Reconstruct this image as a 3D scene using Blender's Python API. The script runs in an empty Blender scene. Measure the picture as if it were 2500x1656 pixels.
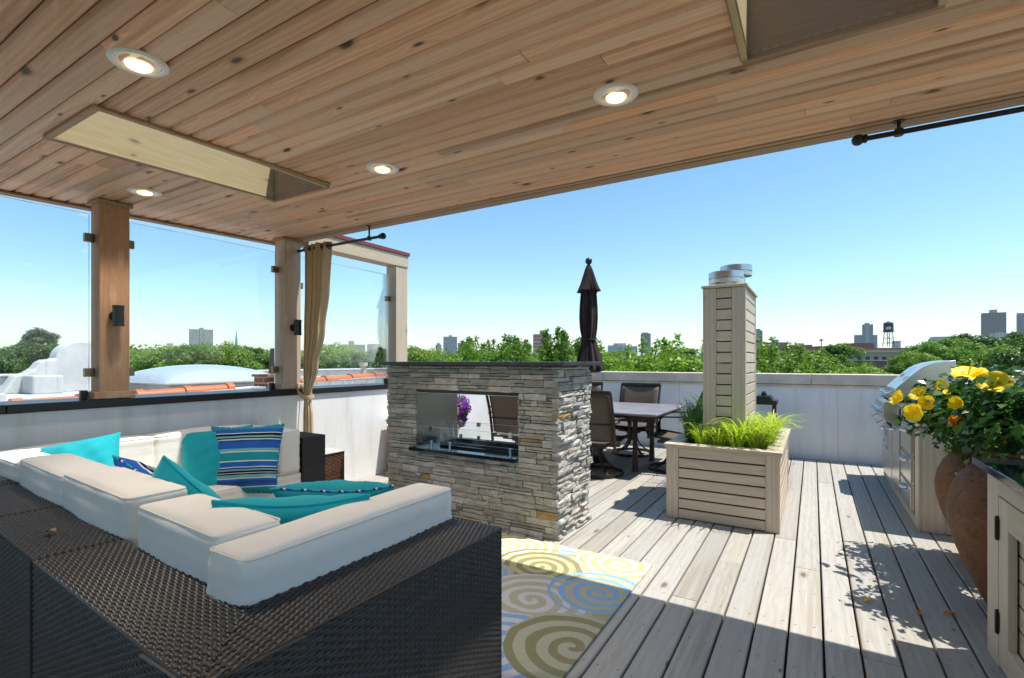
import bpy, bmesh, math, random
import numpy as np
from mathutils import Vector, Matrix, Euler
random.seed(7)
rng = np.random.default_rng(7)
R_ = math.radians
S = bpy.context.scene
C = S.collection

# ------------------------------------------------------------------ camera, sky, sun, exposure
cam_d = bpy.data.cameras.new("camera")
cam = bpy.data.objects.new("camera", cam_d)
C.objects.link(cam)
cam.location = (0, 0, 1.30)
cam.rotation_euler = (R_(90), 0, R_(31.1))
cam_d.sensor_width = 36.0
cam_d.lens = 36.0 * 1218.0 / 2500.0
cam_d.shift_y = 54.0 / 2500.0
cam_d.clip_start = 0.05
cam_d.clip_end = 30000
S.camera = cam

SUN_VEC = Vector((0.365, 0.17, 1.0)).normalized()
world = bpy.data.worlds.new("World")
S.world = world
world.use_nodes = True
wn = world.node_tree.nodes
wl = world.node_tree.links
wn.clear()
sky = wn.new("ShaderNodeTexSky")
sky.sky_type = 'NISHITA'
sky.sun_disc = False
sky.sun_elevation = math.asin(SUN_VEC.z)
sky.sun_rotation = math.atan2(SUN_VEC.x, SUN_VEC.y)
sky.altitude = 0.0
sky.air_density = 1.0
sky.dust_density = 0.2
sky.ozone_density = 1.5
bg = wn.new("ShaderNodeBackground")
bg.inputs[1].default_value = 0.086
wo = wn.new("ShaderNodeOutputWorld")
hs = wn.new("ShaderNodeHueSaturation")
hs.inputs["Saturation"].default_value = 1.14
hs.inputs["Hue"].default_value = 0.487
wl.new(sky.outputs[0], hs.inputs["Color"])
wl.new(hs.outputs[0], bg.inputs[0])
wl.new(bg.outputs[0], wo.inputs[0])

sun_d = bpy.data.lights.new("sun", 'SUN')
sun_d.energy = 2.65
sun_d.angle = R_(0.5)
sun_d.color = (1.0, 0.95, 0.87)
sun = bpy.data.objects.new("sun", sun_d)
C.objects.link(sun)
sun.rotation_euler = SUN_VEC.to_track_quat('Z', 'Y').to_euler()

S.view_settings.view_transform = 'Standard'
S.view_settings.look = 'None'
S.view_settings.exposure = 1.25
S.view_settings.gamma = 1.0
S.render.engine = 'CYCLES'
S.cycles.max_bounces = 10
S.cycles.diffuse_bounces = 6
S.cycles.transparent_max_bounces = 16
S.cycles.volume_bounces = 0
S.cycles.use_denoising = True
S.cycles.caustics_reflective = False
S.cycles.caustics_refractive = False


# ------------------------------------------------------------------ materials
class NT:
    """tiny helper around a material's node tree"""
    def __init__(self, name):
        self.m = bpy.data.materials.new(name)
        self.m.use_nodes = True
        self.t = self.m.node_tree
        self.n = self.t.nodes
        self.b = self.n["Principled BSDF"]
        self.out = self.n["Material Output"]

    def node(self, typ, **kw):
        x = self.n.new(typ)
        for k, v in kw.items():
            setattr(x, k, v)
        return x

    def put(self, sock, v):
        if hasattr(v, "is_output"):
            self.t.links.new(v, sock)
        else:
            if isinstance(v, (tuple, list)) and len(v) == 3 and sock.type == 'RGBA':
                v = (*v, 1.0)
            sock.default_value = v

    def obj(self):
        return self.node("ShaderNodeTexCoord").outputs["Object"]

    def map(self, vec, scale=(1, 1, 1), loc=(0, 0, 0), rot=(0, 0, 0)):
        x = self.node("ShaderNodeMapping")
        self.put(x.inputs["Vector"], vec)
        x.inputs["Scale"].default_value = scale
        x.inputs["Location"].default_value = loc
        x.inputs["Rotation"].default_value = rot
        return x.outputs[0]

    def noise(self, vec, scale, detail=4, rough=0.55, dist=0.0, color=False):
        x = self.node("ShaderNodeTexNoise")
        self.put(x.inputs["Vector"], vec)
        x.inputs["Scale"].default_value = scale
        x.inputs["Detail"].default_value = detail
        x.inputs["Roughness"].default_value = rough
        x.inputs["Distortion"].default_value = dist
        return x.outputs["Color" if color else "Fac"]

    def voro(self, vec, scale, feature='F1', out="Distance", rand=1.0, dim='3D'):
        x = self.node("ShaderNodeTexVoronoi", feature=feature, voronoi_dimensions=dim)
        self.put(x.inputs["Vector"], vec)
        x.inputs["Scale"].default_value = scale
        x.inputs["Randomness"].default_value = rand
        return x.outputs[out]

    def ramp(self, fac, stops, interp='LINEAR'):
        x = self.node("ShaderNodeValToRGB")
        cr = x.color_ramp
        cr.interpolation = interp
        while len(cr.elements) < len(stops):
            cr.elements.new(0.5)
        for e, (p, c) in zip(cr.elements, stops):
            e.position = p
            if not isinstance(c, (tuple, list)):
                c = (c, c, c)
            e.color = (*c, 1.0)
        self.put(x.inputs[0], fac)
        return x.outputs[0]

    def mix(self, fac, a, b, mode='MIX'):
        x = self.node("ShaderNodeMix", data_type='RGBA', blend_type=mode)
        self.put(x.inputs[0], fac)
        self.put(x.inputs[6], a)
        self.put(x.inputs[7], b)
        return x.outputs[2]

    def math(self, op, a, b=0.0, c=0.0):
        x = self.node("ShaderNodeMath", operation=op)
        self.put(x.inputs[0], a)
        self.put(x.inputs[1], b)
        self.put(x.inputs[2], c)
        return x.outputs[0]

    def vmath(self, op, a, b):
        x = self.node("ShaderNodeVectorMath", operation=op)
        self.put(x.inputs[0], a)
        self.put(x.inputs[1], b)
        return x.outputs[0]

    def sep(self, v):
        x = self.node("ShaderNodeSeparateXYZ")
        self.put(x.inputs[0], v)
        return x.outputs

    def comb(self, a, b, c):
        x = self.node("ShaderNodeCombineXYZ")
        for s, v in zip(x.inputs, (a, b, c)):
            self.put(s, v)
        return x.outputs[0]

    def island(self):
        return self.node("ShaderNodeNewGeometry").outputs["Random Per Island"]

    def objrand(self):
        return self.node("ShaderNodeObjectInfo").outputs["Random"]

    def bump(self, h, strength=0.3, dist=0.01):
        x = self.node("ShaderNodeBump")
        x.inputs["Strength"].default_value = strength
        x.inputs["Distance"].default_value = dist
        self.put(x.inputs["Height"], h)
        self.t.links.new(x.outputs[0], self.b.inputs["Normal"])

    def set(self, color=None, rough=None, metal=None, spec=None, **kw):
        if color is not None:
            self.put(self.b.inputs["Base Color"], color)
        if rough is not None:
            self.put(self.b.inputs["Roughness"], rough)
        if metal is not None:
            self.put(self.b.inputs["Metallic"], metal)
        if spec is not None:
            self.put(self.b.inputs["Specular IOR Level"], spec)
        for k, v in kw.items():
            self.put(self.b.inputs[k], v)
        return self.m


def plain(name, col, rough=0.5, metal=0.0, spec=0.5, var=0.06, scale=8.0, bump=0.0, bscale=60.0):
    n = NT(name)
    o = n.obj()
    f = n.noise(o, scale, 5)
    lo = tuple(max(0.0, c * (1 - var)) for c in col)
    hi = tuple(min(1.0, c * (1 + var)) for c in col)
    n.set(n.ramp(f, [(0.3, lo), (0.7, hi)]), rough, metal, spec)
    if bump:
        n.bump(n.noise(o, bscale, 3), bump, 0.004)
    return n.m


def wood(name, axis, c_lo, c_hi, stain, rough=0.6, grain=1.0, knots=0.5, island_var=0.25, tint=None,
         knot_col=(0.10, 0.055, 0.03), bump=0.15, ring=0.3, face=None, wscale=1.0, streak=None):
    """sawn boards: rings stretched along an axis, knots, board to board variation"""
    n = NT(name)
    o = n.obj()
    isl = n.island()
    off = n.math('MULTIPLY', isl, 37.0)
    p = n.vmath('ADD', o, n.comb(off, off, off))
    sc = {'x': (0.9, 14, 14), 'y': (14, 0.9, 14), 'z': (14, 14, 0.9)}[axis]
    q = n.map(p, sc)
    ks = {'x': (2.6, 7, 7), 'y': (7, 2.6, 7), 'z': (7, 7, 2.6)}[axis]
    kv, dim = n.map(p, ks), '3D'
    if face:
        a_, b_, c_ = n.sep(kv)
        kv = n.comb(*{'x': (b_, c_, 0.0), 'y': (a_, c_, 0.0), 'z': (a_, b_, 0.0)}[face])
        dim = '2D'
    kd = n.voro(kv, 1.0, dim=dim)
    pull = n.ramp(kd, [(0.0, 1.0), (0.28, 0.0)])
    w = n.node("ShaderNodeTexWave", wave_type='BANDS', bands_direction={'x': 'Y', 'y': 'X', 'z': 'X'}[axis])
    wv = n.vmath('ADD', q, n.comb(n.math('MULTIPLY', pull, 0.4), n.math('MULTIPLY', pull, 0.4), 0.0))
    n.put(w.inputs["Vector"], wv)
    w.inputs["Scale"].default_value = 0.55 * grain * wscale
    w.inputs["Distortion"].default_value = 5.0
    w.inputs["Detail"].default_value = 3.0
    w.inputs["Detail Scale"].default_value = 1.2
    fine = n.noise(n.map(p, tuple(s * 4 for s in sc)), 1.6, 4, 0.6)
    g = n.math('ADD', n.math('MULTIPLY', w.outputs["Fac"], ring), n.math('MULTIPLY', fine, 1.0 - ring))
    col = n.ramp(g, [(0.25, c_lo), (0.72, c_hi)])
    blot = n.noise(n.map(p, tuple(s * 0.16 for s in sc)), 1.0, 4, 0.6)
    col = n.mix(n.ramp(blot, [(0.42, 0.0), (0.70, 0.75)]), col, stain)
    if tint:
        t = n.noise(n.map(p, tuple(s * 0.12 for s in sc), loc=(5, 3, 1)), 1.0, 3)
        col = n.mix(n.ramp(t, [(0.45, 0.0), (0.66, 0.55)]), col, tint)
    if streak:
        sv = n.noise(n.map(p, tuple(q_ * 0.75 if q_ > 2 else q_ * 0.45 for q_ in sc)), 1.0, 5, 0.62, 0.4)
        col = n.mix(n.ramp(sv, [(0.54, 0.0), (0.64, 0.75)]), col, streak)
    var = n.math('MULTIPLY_ADD', isl, island_var * 2, 1 - island_var)
    col = n.mix(1.0, col, n.comb(var, var, var), 'MULTIPLY')
    if knots:
        kcol = n.voro(kv, 1.0, out="Color", dim=dim)
        pick = n.ramp(n.sep(kcol)[0], [(1 - knots, 0.0), (1 - knots + 0.02, 1.0)])
        kg = n.sep(kcol)[1]
        ke = n.math('ADD', n.math('MULTIPLY', kd, n.math('MULTIPLY_ADD', kg, 2.2, 0.75)), n.math('MULTIPLY', n.math('SUBTRACT', fine, 0.5), 0.05))
        km = n.math('MULTIPLY', n.ramp(ke, [(0.06, 1.0), (0.095, 0.8), (0.125, 0.3), (0.22, 0.0)]), pick)
        col = n.mix(km, col, knot_col)
    n.set(col, rough, 0.0, 0.3)
    n.bump(g, bump, 0.004)
    return n.m


M = {}
M['ceil'] = wood("pine_ceiling", 'x', (0.75, 0.39, 0.215), (0.93, 0.57, 0.345), (0.76, 0.52, 0.37), 0.5,
                 knots=0.45, tint=(0.70, 0.58, 0.45), island_var=0.17, bump=0.06, ring=0.24, knot_col=(0.15, 0.08, 0.045), face='z', wscale=1.6, streak=(0.50, 0.26, 0.13))
M['trimwood'] = wood("pine_trim", 'y', (0.34, 0.21, 0.13), (0.48, 0.32, 0.20), (0.40, 0.28, 0.19), 0.55, knots=0.15)
M['trimwood_x'] = wood("pine_trim_cross", 'x', (0.34, 0.21, 0.13), (0.48, 0.32, 0.20), (0.40, 0.28, 0.19), 0.55, knots=0.15)
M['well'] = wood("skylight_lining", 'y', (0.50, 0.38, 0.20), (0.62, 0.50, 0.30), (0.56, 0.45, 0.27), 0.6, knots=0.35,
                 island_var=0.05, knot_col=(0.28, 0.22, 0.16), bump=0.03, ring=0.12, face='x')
M['wellend_shade'] = wood("skylight_shaded_end_lining", 'x', (0.30, 0.19, 0.13), (0.42, 0.29, 0.20), (0.35, 0.25, 0.18), 0.6, knots=0.3, island_var=0.03, ring=0.15, face='y')  # end walls browner than the sides, the well's shade put in their colour
M['post'] = wood("fir_post", 'z', (0.42, 0.23, 0.13), (0.60, 0.38, 0.25), (0.52, 0.33, 0.22), 0.6, knots=0.35, island_var=0.05, face='x', ring=0.35)
M['postmid'] = wood("greyed_fir_post", 'z', (0.52, 0.38, 0.28), (0.68, 0.54, 0.42), (0.60, 0.47, 0.37), 0.6, knots=0.35, island_var=0.05)
M['postpale'] = wood("pale_post", 'z', (0.50, 0.40, 0.29), (0.62, 0.52, 0.39), (0.56, 0.46, 0.34), 0.6, knots=0.3,
                     island_var=0.05, bump=0.05)
M['beampale'] = wood("pale_beam", 'y', (0.50, 0.40, 0.28), (0.62, 0.52, 0.38), (0.56, 0.46, 0.34), 0.6, knots=0.2,
                     island_var=0.05, bump=0.05)
M['deck'] = wood("weathered_deck", 'y', (0.32, 0.30, 0.265), (0.47, 0.45, 0.41), (0.38, 0.34, 0.285), 0.62,
                 knots=0.16, island_var=0.14, tint=(0.43, 0.425, 0.41), knot_col=(0.20, 0.145, 0.095), bump=0.15, ring=0.16, face='z', streak=(0.33, 0.29, 0.235))
M['cedar_x'] = wood("stained_boards", 'x', (0.53, 0.435, 0.325), (0.68, 0.58, 0.45), (0.59, 0.50, 0.385), 0.6,
                    knots=0.35, island_var=0.10, knot_col=(0.18, 0.12, 0.08))
M['cedar_y'] = wood("stained_boards_side", 'y', (0.53, 0.435, 0.325), (0.68, 0.58, 0.45), (0.59, 0.50, 0.385), 0.6,
                    knots=0.35, island_var=0.10, knot_col=(0.18, 0.12, 0.08))
M['cedar_z'] = wood("stained_posts", 'z', (0.56, 0.465, 0.355), (0.69, 0.59, 0.465), (0.61, 0.515, 0.405), 0.6,
                    knots=0.3, island_var=0.08, knot_col=(0.18, 0.12, 0.08))


def stucco():
    n = NT("white_stucco")
    o = n.obj()
    f = n.noise(o, 2.2, 5, 0.6)
    c = n.ramp(f, [(0.3, (0.78, 0.77, 0.755)), (0.65, (0.87, 0.865, 0.855))])
    z = n.sep(o)[2]
    st = n.noise(n.map(o, (6, 6, 0.7)), 1.0, 4, 0.6)
    c = n.mix(n.ramp(st, [(0.52, 0.0), (0.75, 0.40)]), c, (0.52, 0.50, 0.46))
    d = n.voro(o, 5.0)
    c = n.mix(n.ramp(d, [(0.03, 0.5), (0.05, 0.0)]), c, (0.35, 0.32, 0.29))
    n.set(c, 0.85, 0, 0.2)
    n.bump(n.noise(o, 38, 4), 0.25, 0.004)
    return n.m


M['stucco'] = stucco()
def roofcoat():
    n = NT("white_roof_coating")
    o = n.obj()
    c = n.ramp(n.noise(o, 1.3, 6, 0.65), [(0.3, (0.45, 0.44, 0.42)), (0.55, (0.59, 0.585, 0.575)), (0.8, (0.65, 0.65, 0.64))])
    st = n.noise(n.map(o, (5, 5, 0.5)), 1.0, 5, 0.6)
    c = n.mix(n.ramp(st, [(0.52, 0.0), (0.75, 0.45)]), c, (0.42, 0.40, 0.37))
    x, y, z = n.sep(o)
    seam = n.math('LESS_THAN', n.math('FRACT', n.math('MULTIPLY', y, 0.9)), 0.02)
    c = n.mix(n.math('MULTIPLY', seam, 0.35), c, (0.40, 0.39, 0.37))
    n.set(c, 0.8, 0, 0.3)
    n.bump(n.noise(o, 7, 5), 0.4, 0.02)
    return n.m


M['nstucco'] = roofcoat()
M['coping'] = plain("stone_coping", (0.68, 0.58, 0.475), 0.8, var=0.14, scale=5, bump=0.2)
M['blackmetal'] = plain("black_metal", (0.012, 0.012, 0.014), 0.32, 0.0, 0.5)
M['bronze'] = plain("bronze_metal", (0.045, 0.034, 0.027), 0.42, 0.5, 0.5, var=0.15)
M['clip'] = plain("brass_clip", (0.22, 0.18, 0.11), 0.35, 0.9)
M['redflash'] = plain("red_flashing", (0.22, 0.045, 0.045), 0.5)
M['chrome'] = plain("polished_steel", (0.70, 0.71, 0.72), 0.16, 1.0, var=0.03)
M['galv'] = plain("spun_aluminium", (0.50, 0.51, 0.53), 0.24, 1.0, var=0.05)
M['granite'] = plain("black_granite", (0.014, 0.015, 0.018), 0.06, 0.0, 0.6, var=0.6, scale=140)
M['greystone'] = plain("dark_slate_cap", (0.035, 0.036, 0.04), 0.3, var=0.3, scale=20)
M['white_paint'] = plain("white_enamel", (0.90, 0.88, 0.84), 0.35, var=0.02)
M['soil'] = plain("bark_mulch", (0.10, 0.055, 0.03), 0.95, var=0.6, scale=60, bump=1.0, bscale=90)
M['rubber_gap_shade'] = plain("rubber_and_gap_shade", (0.02, 0.02, 0.02), 0.7)  # rubber parts, and the painted shade behind cabinet slats
M['concrete'] = plain("concrete", (0.42, 0.41, 0.39), 0.85, var=0.1)


def steel():
    n = NT("brushed_steel")
    o = n.obj()
    f = n.noise(n.map(o, (3, 3, 3)), 1.0, 2)
    n.set(n.ramp(f, [(0.3, (0.55, 0.53, 0.49)), (0.7, (0.62, 0.60, 0.56))]), 0.27, 1.0, **{"Anisotropic": 0.5})
    return n.m


M['steel'] = steel()


def glass(name="clear_glass", tint=(0.96, 0.985, 0.985), refl=1.0):
    n = NT(name)
    n.n.remove(n.b)
    tr = n.node("ShaderNodeBsdfTransparent")
    n.put(tr.inputs[0], tint)
    gl = n.node("ShaderNodeBsdfGlossy")
    n.put(gl.inputs[0], (1, 1, 1))
    gl.inputs["Roughness"].default_value = 0.02
    fr = n.node("ShaderNodeFresnel")
    fr.inputs[0].default_value = 1.45
    mx = n.node("ShaderNodeMixShader")
    n.put(mx.inputs[0], n.math('MULTIPLY', fr.outputs[0], 0.6 * refl))
    n.t.links.new(tr.outputs[0], mx.inputs[1])
    n.t.links.new(gl.outputs[0], mx.inputs[2])
    n.t.links.new(mx.outputs[0], n.out.inputs[0])
    return n.m


M['glass'] = glass()
M['glass_edge'] = plain("glass_edge", (0.62, 0.80, 0.80), 0.2, var=0.03)


def fabric(name, col, var=0.04, weave=420, wrinkle=0.25):
    n = NT(name)
    o = n.obj()
    f = n.noise(o, 3.0, 4, 0.6)
    lo = tuple(c * (1 - var) for c in col)
    hi = tuple(min(1, c * (1 + var)) for c in col)
    n.set(n.ramp(f, [(0.3, lo), (0.7, hi)]), 0.85, 0, 0.15, **{"Sheen Weight": 0.15})
    h = n.math('ADD', n.math('MULTIPLY', n.noise(o, weave, 2), 0.12), n.noise(n.map(o, (1, 1, 1)), 9.0, 3, 0.5, 0.6))
    n.bump(h, wrinkle, 0.012)
    return n.m


M['cushion'] = fabric("white_canvas", (0.83, 0.785, 0.72), 0.05, wrinkle=0.38)
M['turq'] = fabric("turquoise_fabric", (0.012, 0.36, 0.43), 0.07, wrinkle=0.35)
M['curtain'] = fabric("tan_curtain", (0.76, 0.63, 0.44), 0.08, wrinkle=0.15)
_n = M['curtain'].node_tree
_tl = _n.nodes.new("ShaderNodeBsdfTranslucent")
_tl.inputs[0].default_value = (0.78, 0.60, 0.36, 1)
_mx = _n.nodes.new("ShaderNodeMixShader")
_mx.inputs[0].default_value = 0.35
_n.links.new(_n.nodes["Principled BSDF"].outputs[0], _mx.inputs[1])
_n.links.new(_tl.outputs[0], _mx.inputs[2])
_n.links.new(_mx.outputs[0], _n.nodes["Material Output"].inputs[0])
M['umbrella'] = fabric("dark_brown_canvas", (0.024, 0.014, 0.013), 0.2, wrinkle=0.25)


def sling():
    n = NT("taupe_sling_mesh")
    o = n.obj()
    f = n.noise(n.map(o, (400, 30, 400)), 1.0, 2)
    n.set(n.ramp(f, [(0.3, (0.085, 0.062, 0.048)), (0.7, (0.16, 0.12, 0.095))]), 0.7, 0, 0.3)
    return n.m


M['sling'] = sling()


def striped(name="striped_fabric", wide=False):
    n = NT(name)
    z = n.sep(n.obj())[1]
    t = n.math('MULTIPLY_ADD', z, 1.0 / 0.50, 0.5)
    T = (0.015, 0.27, 0.33); B = (0.020, 0.11, 0.43); K = (0.006, 0.009, 0.03); W = (0.62, 0.66, 0.62); A = (0.16, 0.40, 0.42)
    D = (0.02, 0.07, 0.25)
    st = [(0.0, T), (0.10, W), (0.112, B), (0.14, D), (0.19, B), (0.215, W), (0.23, A), (0.27, K), (0.29, W), (0.30, K),
          (0.325, A), (0.345, D), (0.37, W), (0.382, B), (0.45, W), (0.465, T), (0.585, W), (0.60, A), (0.64, B), (0.735, D),
          (0.765, W), (0.78, K), (0.80, A), (0.825, K), (0.86, W), (0.875, B), (0.93, T)]
    if wide:
        st = [(p, c) for p, c in st if p < 0.60] + [(0.60, B), (0.66, D), (0.69, W), (0.715, K), (0.73, W), (0.745, T)]
    n.set(n.ramp(t, st, 'CONSTANT'), 0.85, 0, 0.15)
    o = n.obj()
    n.bump(n.math('ADD', n.math('MULTIPLY', n.noise(o, 420, 2), 0.12), n.noise(o, 9.0, 3)), 0.3, 0.012)
    return n.m


M['striped'] = striped()
M['striped_edge'] = striped("striped_fabric_wide_edge", True)


def wicker(name, lo, hi, rough):
    n = NT(name)
    i = n.island()
    n.set(n.ramp(i, [(0.0, lo), (1.0, hi)]), rough, 0, 0.5)
    return n.m


M['wicker'] = wicker("dark_resin_wicker", (0.024, 0.021, 0.020), (0.040, 0.036, 0.034), 0.40)
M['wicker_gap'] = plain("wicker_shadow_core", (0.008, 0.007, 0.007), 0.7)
M['wicker_brown'] = wicker("brown_resin_wicker", (0.07, 0.03, 0.02), (0.12, 0.055, 0.036), 0.4)


def stone():
    n = NT("ledge_stone")
    o = n.obj()
    i = n.island()
    base = n.ramp(i, [(0.0, (0.36, 0.345, 0.315)), (0.30, (0.455, 0.435, 0.39)), (0.60, (0.54, 0.515, 0.46)),
                      (0.84, (0.48, 0.43, 0.35)), (0.92, (0.60, 0.585, 0.555)), (0.982, (0.46, 0.28, 0.11))], 'CONSTANT')
    off = n.math('MULTIPLY', i, 19.0)
    p = n.vmath('ADD', o, n.comb(off, off, off))
    f = n.noise(n.map(p, (1, 1, 2.2)), 16, 7, 0.68)
    c = n.mix(1.0, base, n.ramp(f, [(0.25, 0.62), (0.75, 1.3)]), 'MULTIPLY')
    sp = n.noise(p, 180, 2)
    c = n.mix(n.ramp(sp, [(0.62, 0.0), (0.72, 0.35)]), c, (0.55, 0.54, 0.52))
    rs = n.noise(p, 6, 4)
    c = n.mix(n.ramp(rs, [(0.66, 0.0), (0.82, 0.35)]), c, (0.38, 0.28, 0.17))
    n.set(c, 0.8, 0, 0.3)
    n.bump(n.math('ADD', f, n.math('MULTIPLY', n.noise(n.map(p, (1, 1, 5)), 22, 5), 0.8)), 0.8, 0.02)
    return n.m


M['stone'] = stone()
M['mortar'] = plain("dark_mortar", (0.06, 0.058, 0.052), 0.95)


def terracotta():
    n = NT("weathered_terracotta")
    o = n.obj()
    f = n.noise(o, 5, 6, 0.6)
    c = n.ramp(f, [(0.3, (0.11, 0.046, 0.018)), (0.55, (0.18, 0.078, 0.034)), (0.75, (0.22, 0.115, 0.06))])
    s = n.noise(n.map(o, (1, 1, 1.4)), 45, 4, 0.7)
    c = n.mix(n.ramp(s, [(0.54, 0.0), (0.66, 0.85)]), c, (0.05, 0.03, 0.02))
    w = n.noise(n.map(o, (1, 1, 0.5)), 7, 6, 0.7)
    c = n.mix(n.ramp(w, [(0.58, 0.0), (0.76, 0.38)]), c, (0.30, 0.22, 0.15))
    n.set(c, 0.7, 0, 0.35)
    n.bump(n.math('ADD', s, w), 0.4, 0.006)
    return n.m


M['terra'] = terracotta()
M['tile'] = plain("orange_clay_tile", (0.56, 0.17, 0.06), 0.45, var=0.12, scale=3)


def brick(name, c1, c2, mortar, sc=1.0, axis='x'):
    n = NT(name)
    o = n.obj()
    x, y, z = n.sep(o)
    v = n.comb(n.math('ADD', x, y), z, 0.0)
    b = n.node("ShaderNodeTexBrick")
    n.put(b.inputs["Vector"], v)
    n.put(b.inputs["Color1"], c1)
    n.put(b.inputs["Color2"], c2)
    n.put(b.inputs["Mortar"], mortar)
    b.inputs["Scale"].default_value = 1.0
    b.inputs["Brick Width"].default_value = 0.21 * sc
    b.inputs["Row Height"].default_value = 0.07 * sc
    b.inputs["Mortar Size"].default_value = 0.008 * sc
    f = n.noise(o, 4 / sc, 5)
    n.set(n.mix(1.0, b.outputs["Color"], n.ramp(f, [(0.3, 0.75), (0.7, 1.2)]), 'MULTIPLY'), 0.9, 0, 0.2)
    return n.m


M['brick'] = brick("red_brick", (0.30, 0.10, 0.065), (0.40, 0.16, 0.10), (0.45, 0.42, 0.38))
M['whitebrick'] = brick("painted_brick", (0.62, 0.60, 0.58), (0.72, 0.71, 0.69), (0.40, 0.36, 0.33))
M['darkbrick'] = brick("brown_brick", (0.16, 0.08, 0.06), (0.22, 0.11, 0.08), (0.25, 0.2, 0.18))


def leaf(name, c1, c2, c3, trans=0.35, rough=0.45):
    n = NT(name)
    i = n.island()
    c = n.ramp(i, [(0.0, c1), (0.5, c2), (1.0, c3)])
    r = n.objrand()
    k = n.math('MULTIPLY_ADD', r, 0.35, 0.82)
    c = n.mix(1.0, c, n.comb(k, k, n.math('MULTIPLY_ADD', r, 0.3, 0.85)), 'MULTIPLY')
    n.set(c, rough, 0, 0.35)
    tl = n.node("ShaderNodeBsdfTranslucent")
    n.put(tl.inputs[0], n.mix(1.0, c, (1.25, 1.35, 0.6), 'MULTIPLY'))
    mx = n.node("ShaderNodeMixShader")
    mx.inputs[0].default_value = trans
    n.t.links.new(n.b.outputs[0], mx.inputs[1])
    n.t.links.new(tl.outputs[0], mx.inputs[2])
    n.t.links.new(mx.outputs[0], n.out.inputs[0])
    return n.m


M['leaf'] = leaf("tree_leaf", (0.085, 0.18, 0.022), (0.13, 0.25, 0.032), (0.19, 0.32, 0.05))
M['leaf_bright'] = leaf("light_leaf", (0.13, 0.235, 0.022), (0.19, 0.31, 0.032), (0.26, 0.38, 0.055))
M['leaf_dark'] = leaf("dark_leaf", (0.045, 0.105, 0.02), (0.075, 0.15, 0.028), (0.11, 0.20, 0.04), 0.25)
M['leaf_grey'] = leaf("grey_leaf", (0.07, 0.115, 0.06), (0.10, 0.15, 0.075), (0.14, 0.19, 0.10), 0.25)
M['leaf_hib'] = leaf("glossy_leaf", (0.026, 0.075, 0.014), (0.05, 0.125, 0.02), (0.085, 0.19, 0.03), 0.25, 0.22)
M['grass_lime'] = leaf("lime_grass", (0.32, 0.44, 0.03), (0.42, 0.54, 0.05), (0.56, 0.60, 0.13), 0.4)
M['grass_green'] = leaf("green_grass", (0.055, 0.13, 0.02), (0.09, 0.19, 0.03), (0.14, 0.26, 0.04), 0.35)
M['bark'] = plain("bark", (0.10, 0.075, 0.055), 0.95, var=0.4, scale=12, bump=0.8, bscale=20)
M['petal_yellow'] = leaf("yellow_petal", (0.86, 0.60, 0.012), (0.90, 0.68, 0.02), (0.92, 0.74, 0.03), 0.2, 0.5)
M['petal_orange'] = leaf("orange_petal", (0.75, 0.24, 0.03), (0.8, 0.32, 0.04), (0.8, 0.38, 0.05), 0.3, 0.5)
M['petal_purple'] = leaf("purple_petal", (0.12, 0.012, 0.34), (0.22, 0.02, 0.50), (0.42, 0.03, 0.42), 0.3, 0.5)
M['petal_red'] = leaf("red_petal", (0.50, 0.01, 0.08), (0.60, 0.02, 0.12), (0.62, 0.04, 0.25), 0.3, 0.5)


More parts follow.
